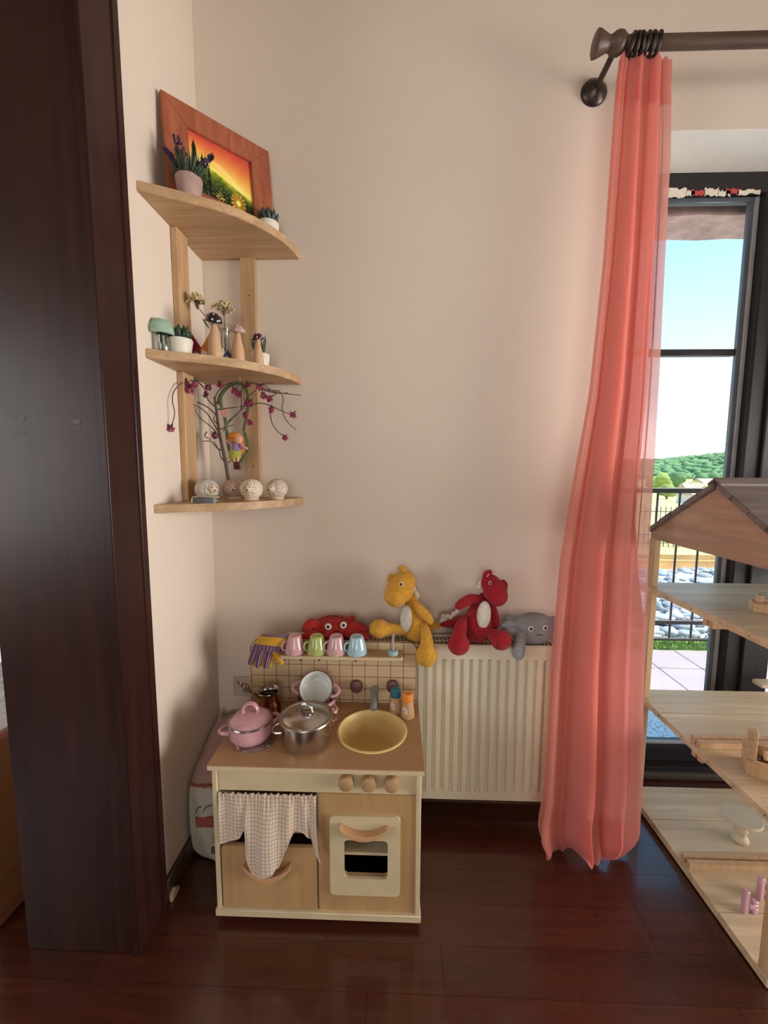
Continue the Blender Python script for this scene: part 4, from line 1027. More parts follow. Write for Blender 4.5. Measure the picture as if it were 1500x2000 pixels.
K('oven_shelf', 'ply', ox0+.003, ox1-.003, KY0+.016, KY1-.014, .213, .222)
K('oven_back', 'ply', ox0+.003, ox1-.003, KY1-.075, KY1-.065, .222, .41)
K('oven_lining', 'black', ox0+.003, ox1-.003, KY0+.135, KY0+.14, .047, .2128)
K('oven_floor', 'black', ox0+.003, ox1-.003, KY0+.016, KY1-.014, .0462, .0475)
for x in (ox0+.002, ox1-.003): B(x, x+.001, KY0+.015, KY1-.014, .048, .212).build('oven_lining', M['black'], kt)
# counter with a round cut-out
SX, SY, SR = -.0735, 1.243, .108
inn = [(SX+SR*cos(2*pi*k/64), SY+SR*sin(2*pi*k/64)) for k in range(64)]
cx0, cx1, cy0, cy1 = KX0-.007, KX1+.007, 1.070, KY1+.006; O = []
for px, py in inn:
    c, s_ = (px-SX)/SR, (py-SY)/SR
    k = min((cx1-SX)/c if c > 1e-9 else (cx0-SX)/c if c < -1e-9 else 9, (cy1-SY)/s_ if s_ > 1e-9 else (cy0-SY)/s_ if s_ < -1e-9 else 9); O.append([SX+k*c, SY+k*s_])
for X_, Y_ in ((cx0, cy0), (cx1, cy0), (cx0, cy1), (cx1, cy1)):
    i = min(range(64), key=lambda i: (O[i][0]-X_)**2+(O[i][1]-Y_)**2); O[i] = [X_, Y_]
MB().ring(O, inn, CZ-.003, CZ, 'z').build('worktop', M['counter'], kt, fix=True)
O2 = [(a+(.0008 if a < SX else -.0008), b+(.0008 if b < SY else -.0008)) for a, b in O]
MB().ring([(a, b) for a, b in O], [(SX+(a-SX)*1.001, SY+(b-SY)*1.001) for a, b in inn], CZ-.0158, CZ-.0031, 'z').build('worktop_edge', M['ply'], kt, fix=True)
MB().lathe([(.104, CZ+.001), (.1125, CZ+.0005), (.1135, CZ+.0025), (.1115, CZ+.005), (.1065, CZ+.0055), (.1035, CZ+.002), (.1005, CZ-.022), (.092, CZ-.048), (.074, CZ-.066), (.050, CZ-.071), (0, CZ-.072)], (SX, SY, 0), 64).build('sink_bowl', M['sink'], kt)
# splashback
sb = []
bx0, bx1, bz1 = KX0+.002, KX1-.002, .741
rr = .034
sb = [(bx0, CZ), (bx1, CZ)]+[(bx1-rr+rr*cos(a), bz1-rr+rr*sin(a)) for a in [pi/2*k/10 for k in range(11)]]+[(bx0+rr+rr*cos(a), bz1-rr+rr*sin(a)) for a in [pi/2+pi/2*k/10 for k in range(11)]]
MB().prism(sb, KY1-.004, KY1+.007, 'y', .002).build('splashback', M['tileboard'], kt, fix=True)
shz = .7125
fr_ = [(-.40, KY1-.0045), (.026, KY1-.0045), (.026, 1.347), (.020, 1.341), (-.394, 1.341), (-.40, 1.347)]
MB().prism(fr_, shz-.003, shz, 'z', .0008).build('rack_shelf', M['tan'], kt, fix=True)
MB().prism(fr_, shz-.013, shz-.0031, 'z', .0008).build('rack_edge', M['ply'], kt, fix=True)
for px in (588, 624, 694):
    p = W(px, 1290, Y=1.385); MB().tube([(p.x, 1.398, shz-.014), (p.x, 1.388, shz-.020), (p.x, 1.376, shz-.030), (p.x+.003, 1.366, shz-.028), (p.x+.006, 1.362, shz-.020)], .0028, 7, 4).build('hook', M['brass_dark'], kt)
for px in (696, 767):
    p = W(px, 1341, Y=KY1-.014)
    MB().lathe([(.019, 0), (.0225, .002), (.0235, .008), (.0215, .016), (.014, .0195), (0, .0205)], (p.x, KY1-.0043, p.z), 28, (0, -1, 0)).build('tap_knob', M['brown_knob'], kt)
fa = W(732, 1347, Y=KY1-.004); fb = W(729, 1385, Y=1.318)
dv = (fb-fa)
MB().lathe([(.0165, -.004), (.0165, .003), (.0118, .004), (.0118, dv.length-.002), (.0105, dv.length), (0, dv.length)], fa, 24, dv).build('faucet', M['grey_paint'], kt)
for x in (KX0+.085, KX1-.065):
    for y in (KY0+.035, KY1-.05):
        MB().lathe([(0, 0), (.010, 0), (.0135, .006), (.0145, .024)], (x, y, 0), 20).build('foot', M['ply'], kt)
for px, py in ((-.432, 1.180), (-.274, 1.187)):
    MB().lathe([(0, 0), (.058, 0), (.0585, .003), (.056, .0055), (0, .006)], (px, py, CZ+.0002), 40).build('hob_plate', M['steel'], kt)

# gathered cloth in front of the open shelf
bot_tab = [(0, .262), (.10, .268), (.20, .285), (.285, .318), (.30, .30), (.315, .225), (.345, .188), (.44, .183), (.55, .193), (.64, .212), (.675, .255), (.72, .288), (.80, .312), (.87, .306), (.93, .285), (.965, .250), (1.0, .226)]
fold_tab = [(0, 0), (.28, .004), (.31, .022), (.47, .028), (.62, .022), (.72, .010), (.85, .002), (1, .012)]
zt = .4185
def cloth(u, v):
    zb = interp(bot_tab, u); x = -.5105+.287*u; z = zt-(zt-zb)*v
    y = KY0-.0035-.0022*sin(u*150)*max(0, 1-3*v)-interp(fold_tab, u)*min(1, v*1.6)-.0055*sin(u*31+2.2*sin(6*u+1))*min(1, v*2.6)*(1-.45*v)-.004*v
    return (x+(.010*v*v if u > .9 else 0)+.004*sin(u*38)*v, y, z+.0025*sin(u*95)*(1-v)*(v < .03))
ck = MB().grid(cloth, 160, 40, lambda u, v: (u*.36, v*(zt-interp(bot_tab, u))))
ck.build('gathered_cloth', M['check'], kt, sharp=0)
hm = MB().tube([tuple(Vector(cloth(i/80, 1.0))+Vector((0, -.0005, 0))) for i in range(81)], .0013, 6); hm.build('hem', m_plain('cloth_hem', (.66, .50, .42, 1), .9), kt, sharp=0)

# ------------------------------------------------------------------ things on the kitchen
def mug(px, m, label):
    p = W(px, 1279, Y=1.368); c = Vector((p.x, 1.370, shz)); t = thing('toy_mug', c, label, 'mug', 'upturned toy mugs on the rack')
    MB().lathe([(.0340, 0), (.0355, .0015), (.0350, .010), (.0310, .030), (.0235, .056), (.0220, .0605), (.0200, .062), (.0170, .0615), (.0160, .0595), (0, .0590)], c, 36).build('cup', M[m], t)
    a = radians(205); o = Vector((cos(a), sin(a), 0))
    MB().tube([c+o*.0275+Vector((0, 0, .042)), c+o*.038+Vector((0, 0, .043)), c+o*.045+Vector((0, 0, .033)), c+o*.044+Vector((0, 0, .020)), c+o*.036+Vector((0, 0, .012)), c+o*.031+Vector((0, 0, .013))], .0036, 10, 5).build('handle', M[m], t)
mug(576, 'mug_pink', 'upturned pink toy mug nearest the striped glove')
mug(619, 'mug_green', 'upturned green toy mug on the kitchen rack')
mug(657, 'mug_pink', 'upturned pink toy mug between the green and blue mugs')
mug(697, 'mug_blue', 'upturned pale blue toy mug on the kitchen rack')
p = W(768, 1268, Y=1.362); c = Vector((p.x, 1.362, shz))
t = thing('ring_stacker', c, 'pale blue disc with an upright stick at the right end of the kitchen rack', 'toy')
MB().lathe([(0, 0), (.0165, 0), (.0175, .003), (.0165, .014), (.014, .0165), (0, .017)], c, 10).build('disc', M['blue_paint'], t)
MB().tube([c+Vector((0, 0, .016)), c+Vector((-.002, 0, .045)), c+Vector((.001, 0, .078))], .0042, 9, 4).build('stick', M['stick'], t)

# glove
gY = 1.372
gl = thing('garden_glove', W(525, 1262, Y=gY), 'purple striped garden glove with a yellow cuff hung over the left end of the rack', 'glove')
def gp(x, y, dy=0): return W(x, y, Y=gY+dy)
def gtube(pts, mat, name, st=(6, 0), fl=.55, par=None):
    return MB().blob([(*gp(x, y, dy), r) for x, y, dy, r in pts], 24, 6, None, ((0, 1, 0), fl)).build(name, M[mat], par or gl, sharp=0)
def gsheet(name, mat, L, R_, ybulge=.012, nu=26, nv=14, th=.0, stripes=5, dy=-.006):
    """padded panel between two pixel edge lines L and R_ (lists of (x,y))"""
    def e(P, v): return interp([(i/(len(P)-1), q) for i, q in enumerate(P)], v)
    def f(s):
        def g_(u, v):
            a, b = e(L, v), e(R_, v); x, y = a[0]+(b[0]-a[0])*u, a[1]+(b[1]-a[1])*u
            return W(x, y, Y=gY+dy-s*ybulge*sin(pi*min(1, max(0, u)))**.6)
        return g_
    m = MB(); m.grid(f(1), nu, nv, lambda u, v: (u*stripes, v)); m.grid(f(-.4), nu, nv, lambda u, v: (u*stripes, v)); return m.build(name, M[mat], gl, sharp=0, fix=False)
gsheet('back', 'stripe', [(499, 1257), (496, 1264), (494, 1271)], [(553, 1260), (554, 1268), (553, 1275)], .012, stripes=8)
gsheet('cuff_band', 'yellow_cloth', [(506, 1242), (502, 1250), (499, 1258)], [(561, 1247), (558, 1255), (555, 1264)], .013, dy=-.008)
gsheet('cuff_edge', 'stripe', [(512, 1239), (509, 1241), (507, 1244)], [(566, 1241), (565, 1245), (561, 1249)], .013, stripes=14, dy=-.006)
for nm, mt, pts in (('finger', 'stripe', [(500, 1266, 0, .0125), (494, 1282, -.004, .0118), (489, 1294, -.004, .0095)]),
                    ('finger', 'stripe', [(512, 1268, -.002, .0125), (506, 1286, -.008, .0118), (503, 1300, -.008, .0090)]),
                    ('finger', 'stripe', [(528, 1268, -.002, .0130), (522, 1288, -.008, .0120), (519, 1301, -.008, .0092)]),
                    ('finger', 'stripe', [(547, 1266, .002, .0120), (549, 1278, 0, .0105), (551, 1287, 0, .0085)]),
                    ('finger_lining', 'yellow_cloth', [(503, 1274, .004, .0105), (499, 1288, .004, .0105), (495, 1297, .003, .0070)]),
                    ('finger_lining', 'yellow_cloth', [(518, 1274, .004, .0110), (514, 1290, .003, .0105), (511, 1298, .003, .0070)]),
                    ('finger_lining', 'yellow_cloth', [(537, 1272, .002, .0120), (531, 1288, .002, .0105), (527, 1300, .002, .0075)]),
                    ('thumb', 'yellow_cloth', [(537, 1274, -.006, .0110), (545, 1286, -.008, .0105), (550, 1295, -.008, .0080)])):
    o = MB().blob([(*gp(*q[:3]), q[3]) for q in pts], 20, 6, None, ((0, 1, 0), .6)); o.uv = [[(a*4, b) for a, b in f] if f else f for f in o.uv]; o.build(nm, M[mt], gl, sharp=0)

def MBS(p, k):
    m = MB(); m.M = Matrix.Translation(p) @ Matrix.Scale(k, 4) @ Matrix.Translation(-Vector(p)); return m
# pots and pans
def loop_handle(mb, c, d, r0, out, w, dz, rad, seg=9):
    """horizontal loop handle leaving a pot wall in direction d"""
    d = Vector(d).normalized(); s = Vector((-d.y, d.x, 0)); P = []
    for a in (-1, -.9, -.6, 0, .6, .9, 1):
        P.append(c+d*(r0+out*(1-abs(a)**2.6))+s*w*a+Vector((0, 0, dz*(1-abs(a)**2))))
    return mb.tube(P, rad, seg, 5, flat=((0, 0, 1), 1.0))
p = W(487, 1448, Z=CZ); P0 = Vector((-.449, 1.190, CZ+.0065))
pk = thing('lidded_pot', P0, 'pink enamel toy pot with its domed lid on, at the front left', 'pot')
MB().lathe([(0, 0), (.050, 0), (.060, .006), (.0665, .022), (.0655, .046), (.0635, .054), (.061, .054), (.062, .046), (.063, .022), (.056, .008), (0, .004)], P0, 44).build('body', M['pinkenamel'], pk)
MB().lathe([(.0615, .0545), (.067, .055), (.0685, .0575), (.067, .060), (.0625, .0605)], P0, 44).build('steel_rim', M['steel_dark'], pk)
ld = MB().lathe([(.0625, .0595), (.055, .067), (.042, .0755), (.024, .081), (0, .083)], P0, 44).build('lid', M['pinkenamel'], pk)
hA = radians(8); hv = Vector((cos(hA), sin(hA), 0))
MB().tube([P0+hv*(-.020)+Vector((0, 0, .080)), P0+hv*(-.022)+Vector((0, 0, .092)), P0+hv*(-.012)+Vector((0, 0, .106)), P0+Vector((0, 0, .110)), P0+hv*.012+Vector((0, 0, .106)), P0+hv*.022+Vector((0, 0, .092)), P0+hv*.020+Vector((0, 0, .080))], .0052, 10, 6, flat=((-hv.y, hv.x, 0), 1.9)).build('lid_handle', M['pinkenamel'], ld)
for d in ((-.93, -.36, 0), (.80, .60, 0)): loop_handle(MB(), P0+Vector((0, 0, .039)), d, .061, .030, .024, -.002, .0062).build('handle', M['pinkenamel'], pk)

Q0 = Vector((-.274, 1.187, CZ+.0065))
stp = thing('steel_pot', Q0, 'stainless steel toy saucepan with a steel lid and wire handles', 'pot')
MBS(Q0, 1.13).lathe([(0, 0), (.061, 0), (.066, .003), (.067, .008), (.067, .060), (.069, .062), (.0655, .0635), (.0645, .060), (.0645, .008), (0, .004)], Q0, 56).build('body', M['steel'], stp)
ld = MBS(Q0, 1.13).lathe([(.0715, .0635), (.0735, .0655), (.0725, .069), (.066, .0695), (.062, .0675), (.052, .0720), (.024, .0775), (.022, .0775), (0, .0775)], Q0, 56).build('lid', M['steel'], stp)
MBS(Q0, 1.13).lathe([(.0, .0776), (.018, .0776), (.0185, .0790), (.016, .0805), (0, .0810)], Q0, 28).build('lid_washer', M['steel_dark'], ld)
MBS(Q0, 1.13).tube([Q0+Vector((-.017, .004, .080)), Q0+Vector((-.014, .004, .094)), Q0+Vector((0, 0, .1005)), Q0+Vector((.014, -.004, .094)), Q0+Vector((.017, -.004, .080))], .0036, 9, 5).build('lid_handle', M['steel'], ld)
for d in ((-.96, -.28, 0), (.86, .51, 0)): loop_handle(MBS(Q0, 1.13), Q0+Vector((0, 0, .044)), d, .064, .026, .026, -.006, .0030).build('handle', M['steel'], stp)

R0 = Vector((-.272, 1.338, CZ))
pp = thing('pink_pot', R0, 'pink enamel toy pot without lid standing at the back by the splashback', 'pot')
MB().lathe([(0, 0), (.050, 0), (.060, .006), (.0655, .022), (.0650, .048), (.0640, .056), (.0615, .056), (.0625, .046), (.0625, .022), (.056, .008), (0, .004)], R0, 44).build('body', M['pinkenamel'], pp)
MB().lathe([(.0620, .0555), (.0660, .055), (.0680, .0575), (.066, .060), (.0625, .0595), (.0610, .0575)], R0, 44).build('steel_rim', M['steel_dark'], pp)
for d in ((.80, -.60, 0), (-.80, .60, 0)): loop_handle(MB(), R0+Vector((0, 0, .038)), d, .060, .032, .023, -.002, .0062).build('handle', M['pinkenamel'], pp)
T0 = Vector((-.272, 1.338, CZ+.083)); axis = Vector((.10, -.66, .74)).normalized()
c0 = T0-axis*.030+Vector((0, -.002, 0))
pn = thing('tilted_pan', c0, 'small pink pan tipped forward in the pink pot, showing its white enamel inside', 'pan')
MBS(c0, 1.13).lathe([(0, 0), (.036, 0), (.045, .006), (.050, .020), (.0505, .044)], c0, 44, axis).build('body', M['pinkenamel'], pn)
MBS(c0, 1.13).lathe([(.0495, .0445), (.0470, .044), (.0462, .020), (.041, .008), (.034, .004), (0, .0035)], c0, 44, axis).build('enamel_inside', M['whiteenamel'], pn)
MBS(c0, 1.13).lathe([(.0485, .0435), (.0515, .0435), (.0530, .0455), (.0515, .0475), (.0485, .047)], c0, 44, axis).build('steel_rim', M['steel_dark'], pn)
qa = Vector((0, 0, 1)).rotation_difference(axis)
for sg in (-1, 1):
    Pn = []
    for a in (-1, -.9, -.6, 0, .6, .9, 1): Pn.append(c0+qa @ Vector((sg*(.048+.022*(1-abs(a)**2.6)), .018*a, .030)))
    MBS(c0, 1.13).tube(Pn, .0050, 9, 5).build('handle', M['pinkenamel'], pn)

cz0 = W(527, 1392, Z=CZ); E0 = Vector((-.432, 1.325, CZ))
cz_ = thing('copper_cezve', E0, 'hammered copper coffee pot with a long twisted handle at the back left', 'coffee pot')
MBS(E0, 1.10).lathe([(0, 0), (.030, 0), (.0345, .004), (.0355, .018), (.031, .040), (.0255, .058), (.0258, .066)], E0, 36).build('body', M['copper'], cz_)
rim = MBS(E0, 1.10).lathe([(.0255, .0655), (.029, .0705), (.0335, .0745), (.0325, .0765), (.0275, .0725), (.0235, .066), (.0235, .058), (.029, .030), (0, .006)], E0, 40, wob=.035); rim.build('tinned_rim', M['steel_dark'], cz_)
h0, h1 = E0+Vector((-.026, -.012, .060)), W(463, 1331, Y=1.305)
MB().tube([h0, h0.lerp(h1, .5)+Vector((0, 0, -.003)), h1], .0030, 8, 6).build('handle', M['brass_dark'], cz_)
P = []
for i in range(90):
    k = i/89; c = h0.lerp(h1, .18+.70*k); rr = .0042+.008*sin(pi*min(1, max(0, (k-.35)/.6)))**2
    P.append(c+Vector((rr*.3*cos(k*42), rr*cos(k*42), rr*sin(k*42))))
MB().tube(P, .0013, 6).build('handle_wire', M['brass_dark'], cz_)
for px, py, Y, capm, lab, cap in ((773, 1384, 1.352, 'teal', 'wooden salt shaker with a teal blue cap by the tap', 0), (796, 1394, 1.326, 'orange', 'wooden pepper shaker with a bright orange cap at the right edge', 1)):
    p = W(px, py, Y=Y); c = Vector((p.x, Y, CZ)); t = thing('spice_shaker', c, lab, 'shaker', 'wooden spice shakers')
    MBS(c, 1.2).lathe([(0, 0), (.019, 0), (.0198, .002), (.0182, .020), (.0155, .042), (.0145, .046), (0, .046)], c, 28).build('body', M['shaker'], t)
    MBS(c, 1.2).lathe([(.0140, .0455), (.0150, .047), (.0150, .058), (.0155, .066), (.013, .069), (0, .066 if cap else .0695)], c, 12 if cap else 24, wob=.0).build('cap', M[capm], t)
    dv = Vector((-.42, -.80, .16)).normalized(); q = Vector((0, 0, 1)).rotation_difference(dv).to_matrix(); sc_ = c+Vector((dv.x*.0180, dv.y*.0180, .024))
    MBS(c, 1.2).ell(sc_, (.0068, .0110, .0012), 18, 6, q).build('sticker', M['sticker'], t, sharp=0)
    MBS(c, 1.2).lathe([(.0022, -.0004), (.0030, .0006), (.0038, -.0004)], sc_+dv*.0012, 14, dv).build('printed_mark', M['ink'], t, sharp=0)

# socket plate on the wall, bag in the corner
so = thing('wall_socket', (-.610, D, .478), 'cream double socket plate on the wall beside the splashback', 'socket')
B(-.652, -.572, D-.011, D-.0005, .440, .518, .003).build('plate', M['socket'], so)
MB().lathe([(.020, 0), (.021, .0015), (.016, .002), (.015, -.004), (0, -.004)], (-.612, D-.0112, .479), 24, (0, -1, 0)).build('recess', M['socket'], so)

bgp = thing('floral_cushion', (-.625, 1.32, 0), 'pink and white cushion with floral patches wedged between wall and toy kitchen', 'cushion')
def bagsec(pts, m, name, x0=-.7005, x1=-.546, nv=18, puff=.016):
    Pp = catmull(pts, 6); n_ = len(Pp)-1
    cen = (1.40, .18)
    def f(u, v):
        i = u*n_; a = Pp[min(n_, int(round(i)))]
        e = 1-abs(2*v-1)**2.4
        y, z = cen[0]+(a[0]-cen[0])*(.86+.14*e), max(.002, cen[1]+(a[1]-cen[1])*(.90+.10*e))
        return (x0+(x1-x0)*v, y-.006*sin(9*v+7*u)*e, z+.004*sin(13*v+5*u)*e)
    return MB().grid(f, n_, nv).build(name, M[m], bgp, sharp=0)
whitep = [(1.54, .004), (1.40, .003), (1.285, .004), (1.262, .018), (1.250, .08), (1.246, .16), (1.252, .25), (1.264, .285)]
pinkp = [(1.264, .285), (1.315, .318), (1.385, .345), (1.460, .372), (1.520, .384), (1.538, .34), (1.54, .2), (1.54, .004)]
bagsec(whitep, 'bag_white', 'white_panel'); bagsec(pinkp, 'bag_pink', 'pink_panel')
for s, x in ((0, -.7005), (1, -.546)):
    pts = catmull(whitep, 4)[:-1]+catmull(pinkp, 4); cen = (1.40, .18)
    Pq = [(x, cen[0]+(a[0]-cen[0])*.86, max(.002, cen[1]+(a[1]-cen[1])*.9)) for a in pts]
    n_ = len(Pq); MB().add(Pq+[(x+(-.006 if s == 0 else .006), 1.40, .18)], [[i, (i+1) % n_, n_] for i in range(n_)]).build('side_panel', M['bag_white'], bgp, sharp=0)
MB().tube([(-.700+.153*i/14, 1.280-.016*(1-abs(2*i/14-1)**2.4)-.003+.002*sin(i*2.1), .276+.009*(1-abs(2*i/14-1)**2.4)+.002*sin(i*3.7)) for i in range(15)], .0042, 7).build('piping', M['bag_red'], bgp, sharp=0)
MB().blob([(-.688, 1.500, .366, .012), (-.690, 1.512, .392, .004)], 10, 4).build('corner_tip', M['bag_pink'], bgp, sharp=0)
def patch(name, mat, x0, x1, z0, z1, yy=1.2445):
    B(x0, x1, yy-.002, yy+.006, z0, z1, .0015).build(name, M[mat], bgp)
patch('patch', 'bag_red', -.668, -.575, .150, .186, 1.2435)
patch('patch', 'bag_olive', -.625, -.575, .085, .12, 1.2485)
fl_ = MB(); fc = Vector((-.606, 1.2485, .062))
for k in range(5): a = 2*pi*k/5; fl_.ell(fc+Vector((cos(a)*.011, 0, sin(a)*.011)), (.008, .0035, .008), 10, 6)
fl_.build('flower', M['bag_plum'], bgp, sharp=0)
for q in ((-.665, .200, .02), (-.640, .205, .03), (-.63, .070, -.02)): MB().tube([(q[0], 1.2435 if q[1] > .1 else 1.248, q[1]), (q[0]+q[2]*.3, 1.2432 if q[1] > .1 else 1.2475, q[1]+.018), (q[0]+q[2], 1.2435 if q[1] > .1 else 1.248, q[1]+.026)], .0014, 5, 4).build('stalk', M['bag_plum'], bgp, sharp=0)

# ================================================================== KNITTED TOYS ON THE RADIATOR
def tp(x, y, Y): return tuple(W(x, y, Y=Y))
def T(px, py, Y, r): return (*tp(px, py, Y), r)
def knit(par, name, mat, pts, st=.0075, seg=32, n=7, flat=None): return MB().blob(pts, seg, n, st, flat).build(name, M[mat], par, sharp=0)
def eye(par, px, py, Y, r, d, ring=None, rr=1.8):
    c = W(px, py, Y=Y); d = Vector(d).normalized(); q = Vector((0, 0, 1)).rotation_difference(d).to_matrix()
    if ring: MB().ell(c, (r*rr, r*rr, .0022), 20, 6, q).build('eye_ring', M[ring], par, sharp=0)
    MB().ell(c+d*.0018, (r, r, r*.6), 16, 8, q).build('eye', M['pupil'], par, sharp=0)
yb = thing('crochet_dragon', W(812, 1248, Y=1.47), 'mustard yellow crocheted dragon sitting on the radiator with a drooping leg', 'soft toy')
knit(yb, 'body', 'yellow_knit', [T(803, 1172, 1.482, .022), T(806, 1190, 1.478, .032), T(809, 1210, 1.474, .043), T(812, 1226, 1.472, .0475), T(812, 1233, 1.472, .042)])
hd = knit(yb, 'head', 'yellow_knit', [T(789, 1136, 1.470, .043), T(784, 1146, 1.462, .0485), T(778, 1156, 1.452, .0480), T(773, 1163, 1.444, .0430)])
eye(hd, 783.5, 1141, 1.4175, .0052, (-.15, -1, .1), 'cream_knit', 1.5)
for a in ([T(786, 1124, 1.468, .011), T(789, 1114, 1.468, .0125), T(784, 1109, 1.462, .010), T(779, 1110, 1.456, .006)], [T(770, 1131, 1.480, .010), T(764, 1126, 1.482, .011), T(760, 1131, 1.478, .008)]): knit(hd, 'ear', 'yellow_knit', a, .006, 18)
fz = MB()
for px, py in ((808, 1150), (812, 1158), (815, 1164), (811, 1170), (803, 1128), (795, 1118)): fz.ell(W(px, py, Y=1.492), (.010, .006, .010), 12, 8, None, .006)
fz.build('mane', M['cream_knit'], hd, sharp=0)
c = W(793, 1209, Y=1.432); MB().ell(c, (.0235, .010, .052), 28, 20, Matrix.Rotation(-.55, 3, 'Z') @ Matrix.Rotation(.09, 3, 'Y'), .0055).build('belly_patch', M['cream_knit'], yb, sharp=0)
knit(yb, 'arm', 'yellow_knit', [T(809, 1179, 1.462, .014), T(822, 1192, 1.446, .0185), T(834, 1205, 1.440, .0175), T(840, 1212, 1.438, .0145)])
knit(yb, 'leg', 'yellow_knit', [T(795, 1231, 1.452, .019), T(774, 1229, 1.440, .0195), T(758, 1229, 1.436, .024), T(745, 1228, 1.434, .034), T(740, 1228, 1.434, .0345)])
knit(yb, 'leg', 'yellow_knit', [T(829, 1222, 1.436, .013), T(831, 1232, 1.420, .0185), T(833, 1248, 1.402, .022), T(834, 1262, 1.398, .027), T(833, 1274, 1.398, .0375), T(832.5, 1281, 1.398, .0385)])
knit(yb, 'tail', 'yellow_knit', [T(830, 1222, 1.490, .026), T(843, 1223, 1.488, .018), T(856, 1223, 1.485, .009)])
rb = thing('crochet_dragon', W(935, 1248, Y=1.47), 'crimson crocheted dragon with cream belly sitting in the middle of the radiator', 'soft toy')
knit(rb, 'body', 'red_knit', [T(944, 1168, 1.482, .020), T(940, 1185, 1.478, .034), T(935, 1205, 1.474, .049), T(932, 1222, 1.472, .0565), T(931, 1229, 1.472, .050)], .0055)
hd = knit(rb, 'head', 'red_knit', [T(958, 1140, 1.472, .034), T(964, 1149, 1.464, .042), T(968, 1158, 1.452, .0440), T(970, 1163, 1.446, .0390)], .0055)
eye(hd, 957, 1138.5, 1.4325, .0042, (.05, -1, .15), 'felt_white', 1.5)
for a in ([T(948, 1131, 1.470, .012), T(951, 1122, 1.468, .014), T(956, 1118, 1.464, .010)], [T(983, 1136, 1.468, .008), T(987, 1142, 1.464, .009), T(988, 1148, 1.460, .006)]): knit(hd, 'ear', 'red_knit', a, .0055, 18)
MB().tube([tp(951, 1127, 1.449), tp(955, 1121, 1.4485)], .0022, 6).build('ear_stitch', M['pink_ink'], hd, sharp=0)
fz = MB()
for px, py in ((963, 1121), (970, 1126), (939, 1139), (937, 1146), (934, 1163), (929, 1161)): fz.ell(W(px, py, Y=1.490), (.010, .006, .010), 12, 8, None, .006)
fz.build('mane', M['cream_knit'], hd, sharp=0)
c = W(945, 1201, Y=1.4235); MB().ell(c, (.0265, .010, .051), 28, 20, Matrix.Rotation(.20, 3, 'Z') @ Matrix.Rotation(.03, 3, 'Y'), .0055).build('belly_patch', M['cream_knit'], rb, sharp=0)
knit(rb, 'arm', 'red_knit', [T(938, 1173, 1.458, .0150), T(922, 1170, 1.450, .0190), T(906, 1177, 1.442, .0185), T(897, 1183, 1.440, .0160)], .0055)
knit(rb, 'arm', 'red_knit', [T(960, 1182, 1.474, .013), T(965, 1200, 1.468, .0165), T(967, 1220, 1.466, .0155)], .0055)
knit(rb, 'leg', 'red_knit', [T(906, 1209, 1.440, .013), T(901, 1222, 1.424, .021), T(897, 1238, 1.408, .0245), T(896, 1252, 1.400, .037), T(895.5, 1258, 1.398, .0385)], .0055)
knit(rb, 'leg', 'red_knit', [T(955, 1234, 1.440, .018), T(963, 1240, 1.422, .0235), T(974, 1247, 1.408, .036), T(978, 1249, 1.404, .0370)], .0055)
knit(rb, 'tail', 'red_knit', [T(908, 1216, 1.500, .028), T(890, 1217, 1.500, .020), T(874, 1219, 1.498, .013), T(864, 1220, 1.496, .008)], .0055)
fz = MB()
for px, py in ((869, 1208), (874, 1204), (863, 1212), (880, 1205), (887, 1199), (894, 1194), (866, 1204)): fz.ell(W(px, py, Y=1.503), (.010, .006, .011), 12, 8, None, .006)
fz.build('tail_frill', M['cream_knit'], rb, sharp=0)

cr = thing('crochet_crab', W(655, 1245, Y=1.48), 'red crocheted crab with round white eyes peeking over the toy kitchen', 'soft toy')
MB().ell(W(652, 1228, Y=1.485), (.082, .050, .050), 40, 24, Matrix.Rotation(radians(2), 3, 'Y'), .0055).build('body', M['crab_knit'], cr, sharp=0)
for i, a in enumerate(([T(625, 1224, 1.47, .018), T(607, 1218, 1.455, .017), T(597, 1228, 1.450, .015)], [T(622, 1236, 1.452, .016), T(606, 1240, 1.440, .016), T(592, 1246, 1.436, .012)], [T(640, 1240, 1.442, .014), T(630, 1246, 1.436, .014)],
                       [T(680, 1222, 1.47, .018), T(698, 1224, 1.458, .017), T(713, 1230, 1.452, .013)], [T(680, 1236, 1.452, .017), T(698, 1240, 1.440, .018), T(717, 1243, 1.436, .013)], [T(683, 1212, 1.49, .014), T(688, 1208, 1.488, .011)])):
    knit(cr, 'claw' if i in (0, 3) else 'leg', 'crab_knit', a, .0055, 22)
eye(cr, 641, 1224, 1.4385, .0058, (-.1, -1, .12), 'felt_white', 2.2); eye(cr, 671, 1221, 1.4400, .0058, (.2, -1, .12), 'felt_white', 2.2)
MB().tube([tp(653.5, 1234, 1.434), tp(666, 1233, 1.4345)], .0020, 6).build('mouth', M['pupil'], cr, sharp=0)
oc = thing('crochet_octopus', W(1042, 1250, Y=1.48), 'blue grey crocheted octopus with pink rimmed eyes beside the curtain', 'soft toy')
MB().ell(W(1041, 1227, Y=1.480), (.086, .050, .058), 40, 24, Matrix.Rotation(radians(-4), 3, 'Y'), .0058).build('body', M['grey_knit'], oc, sharp=0)
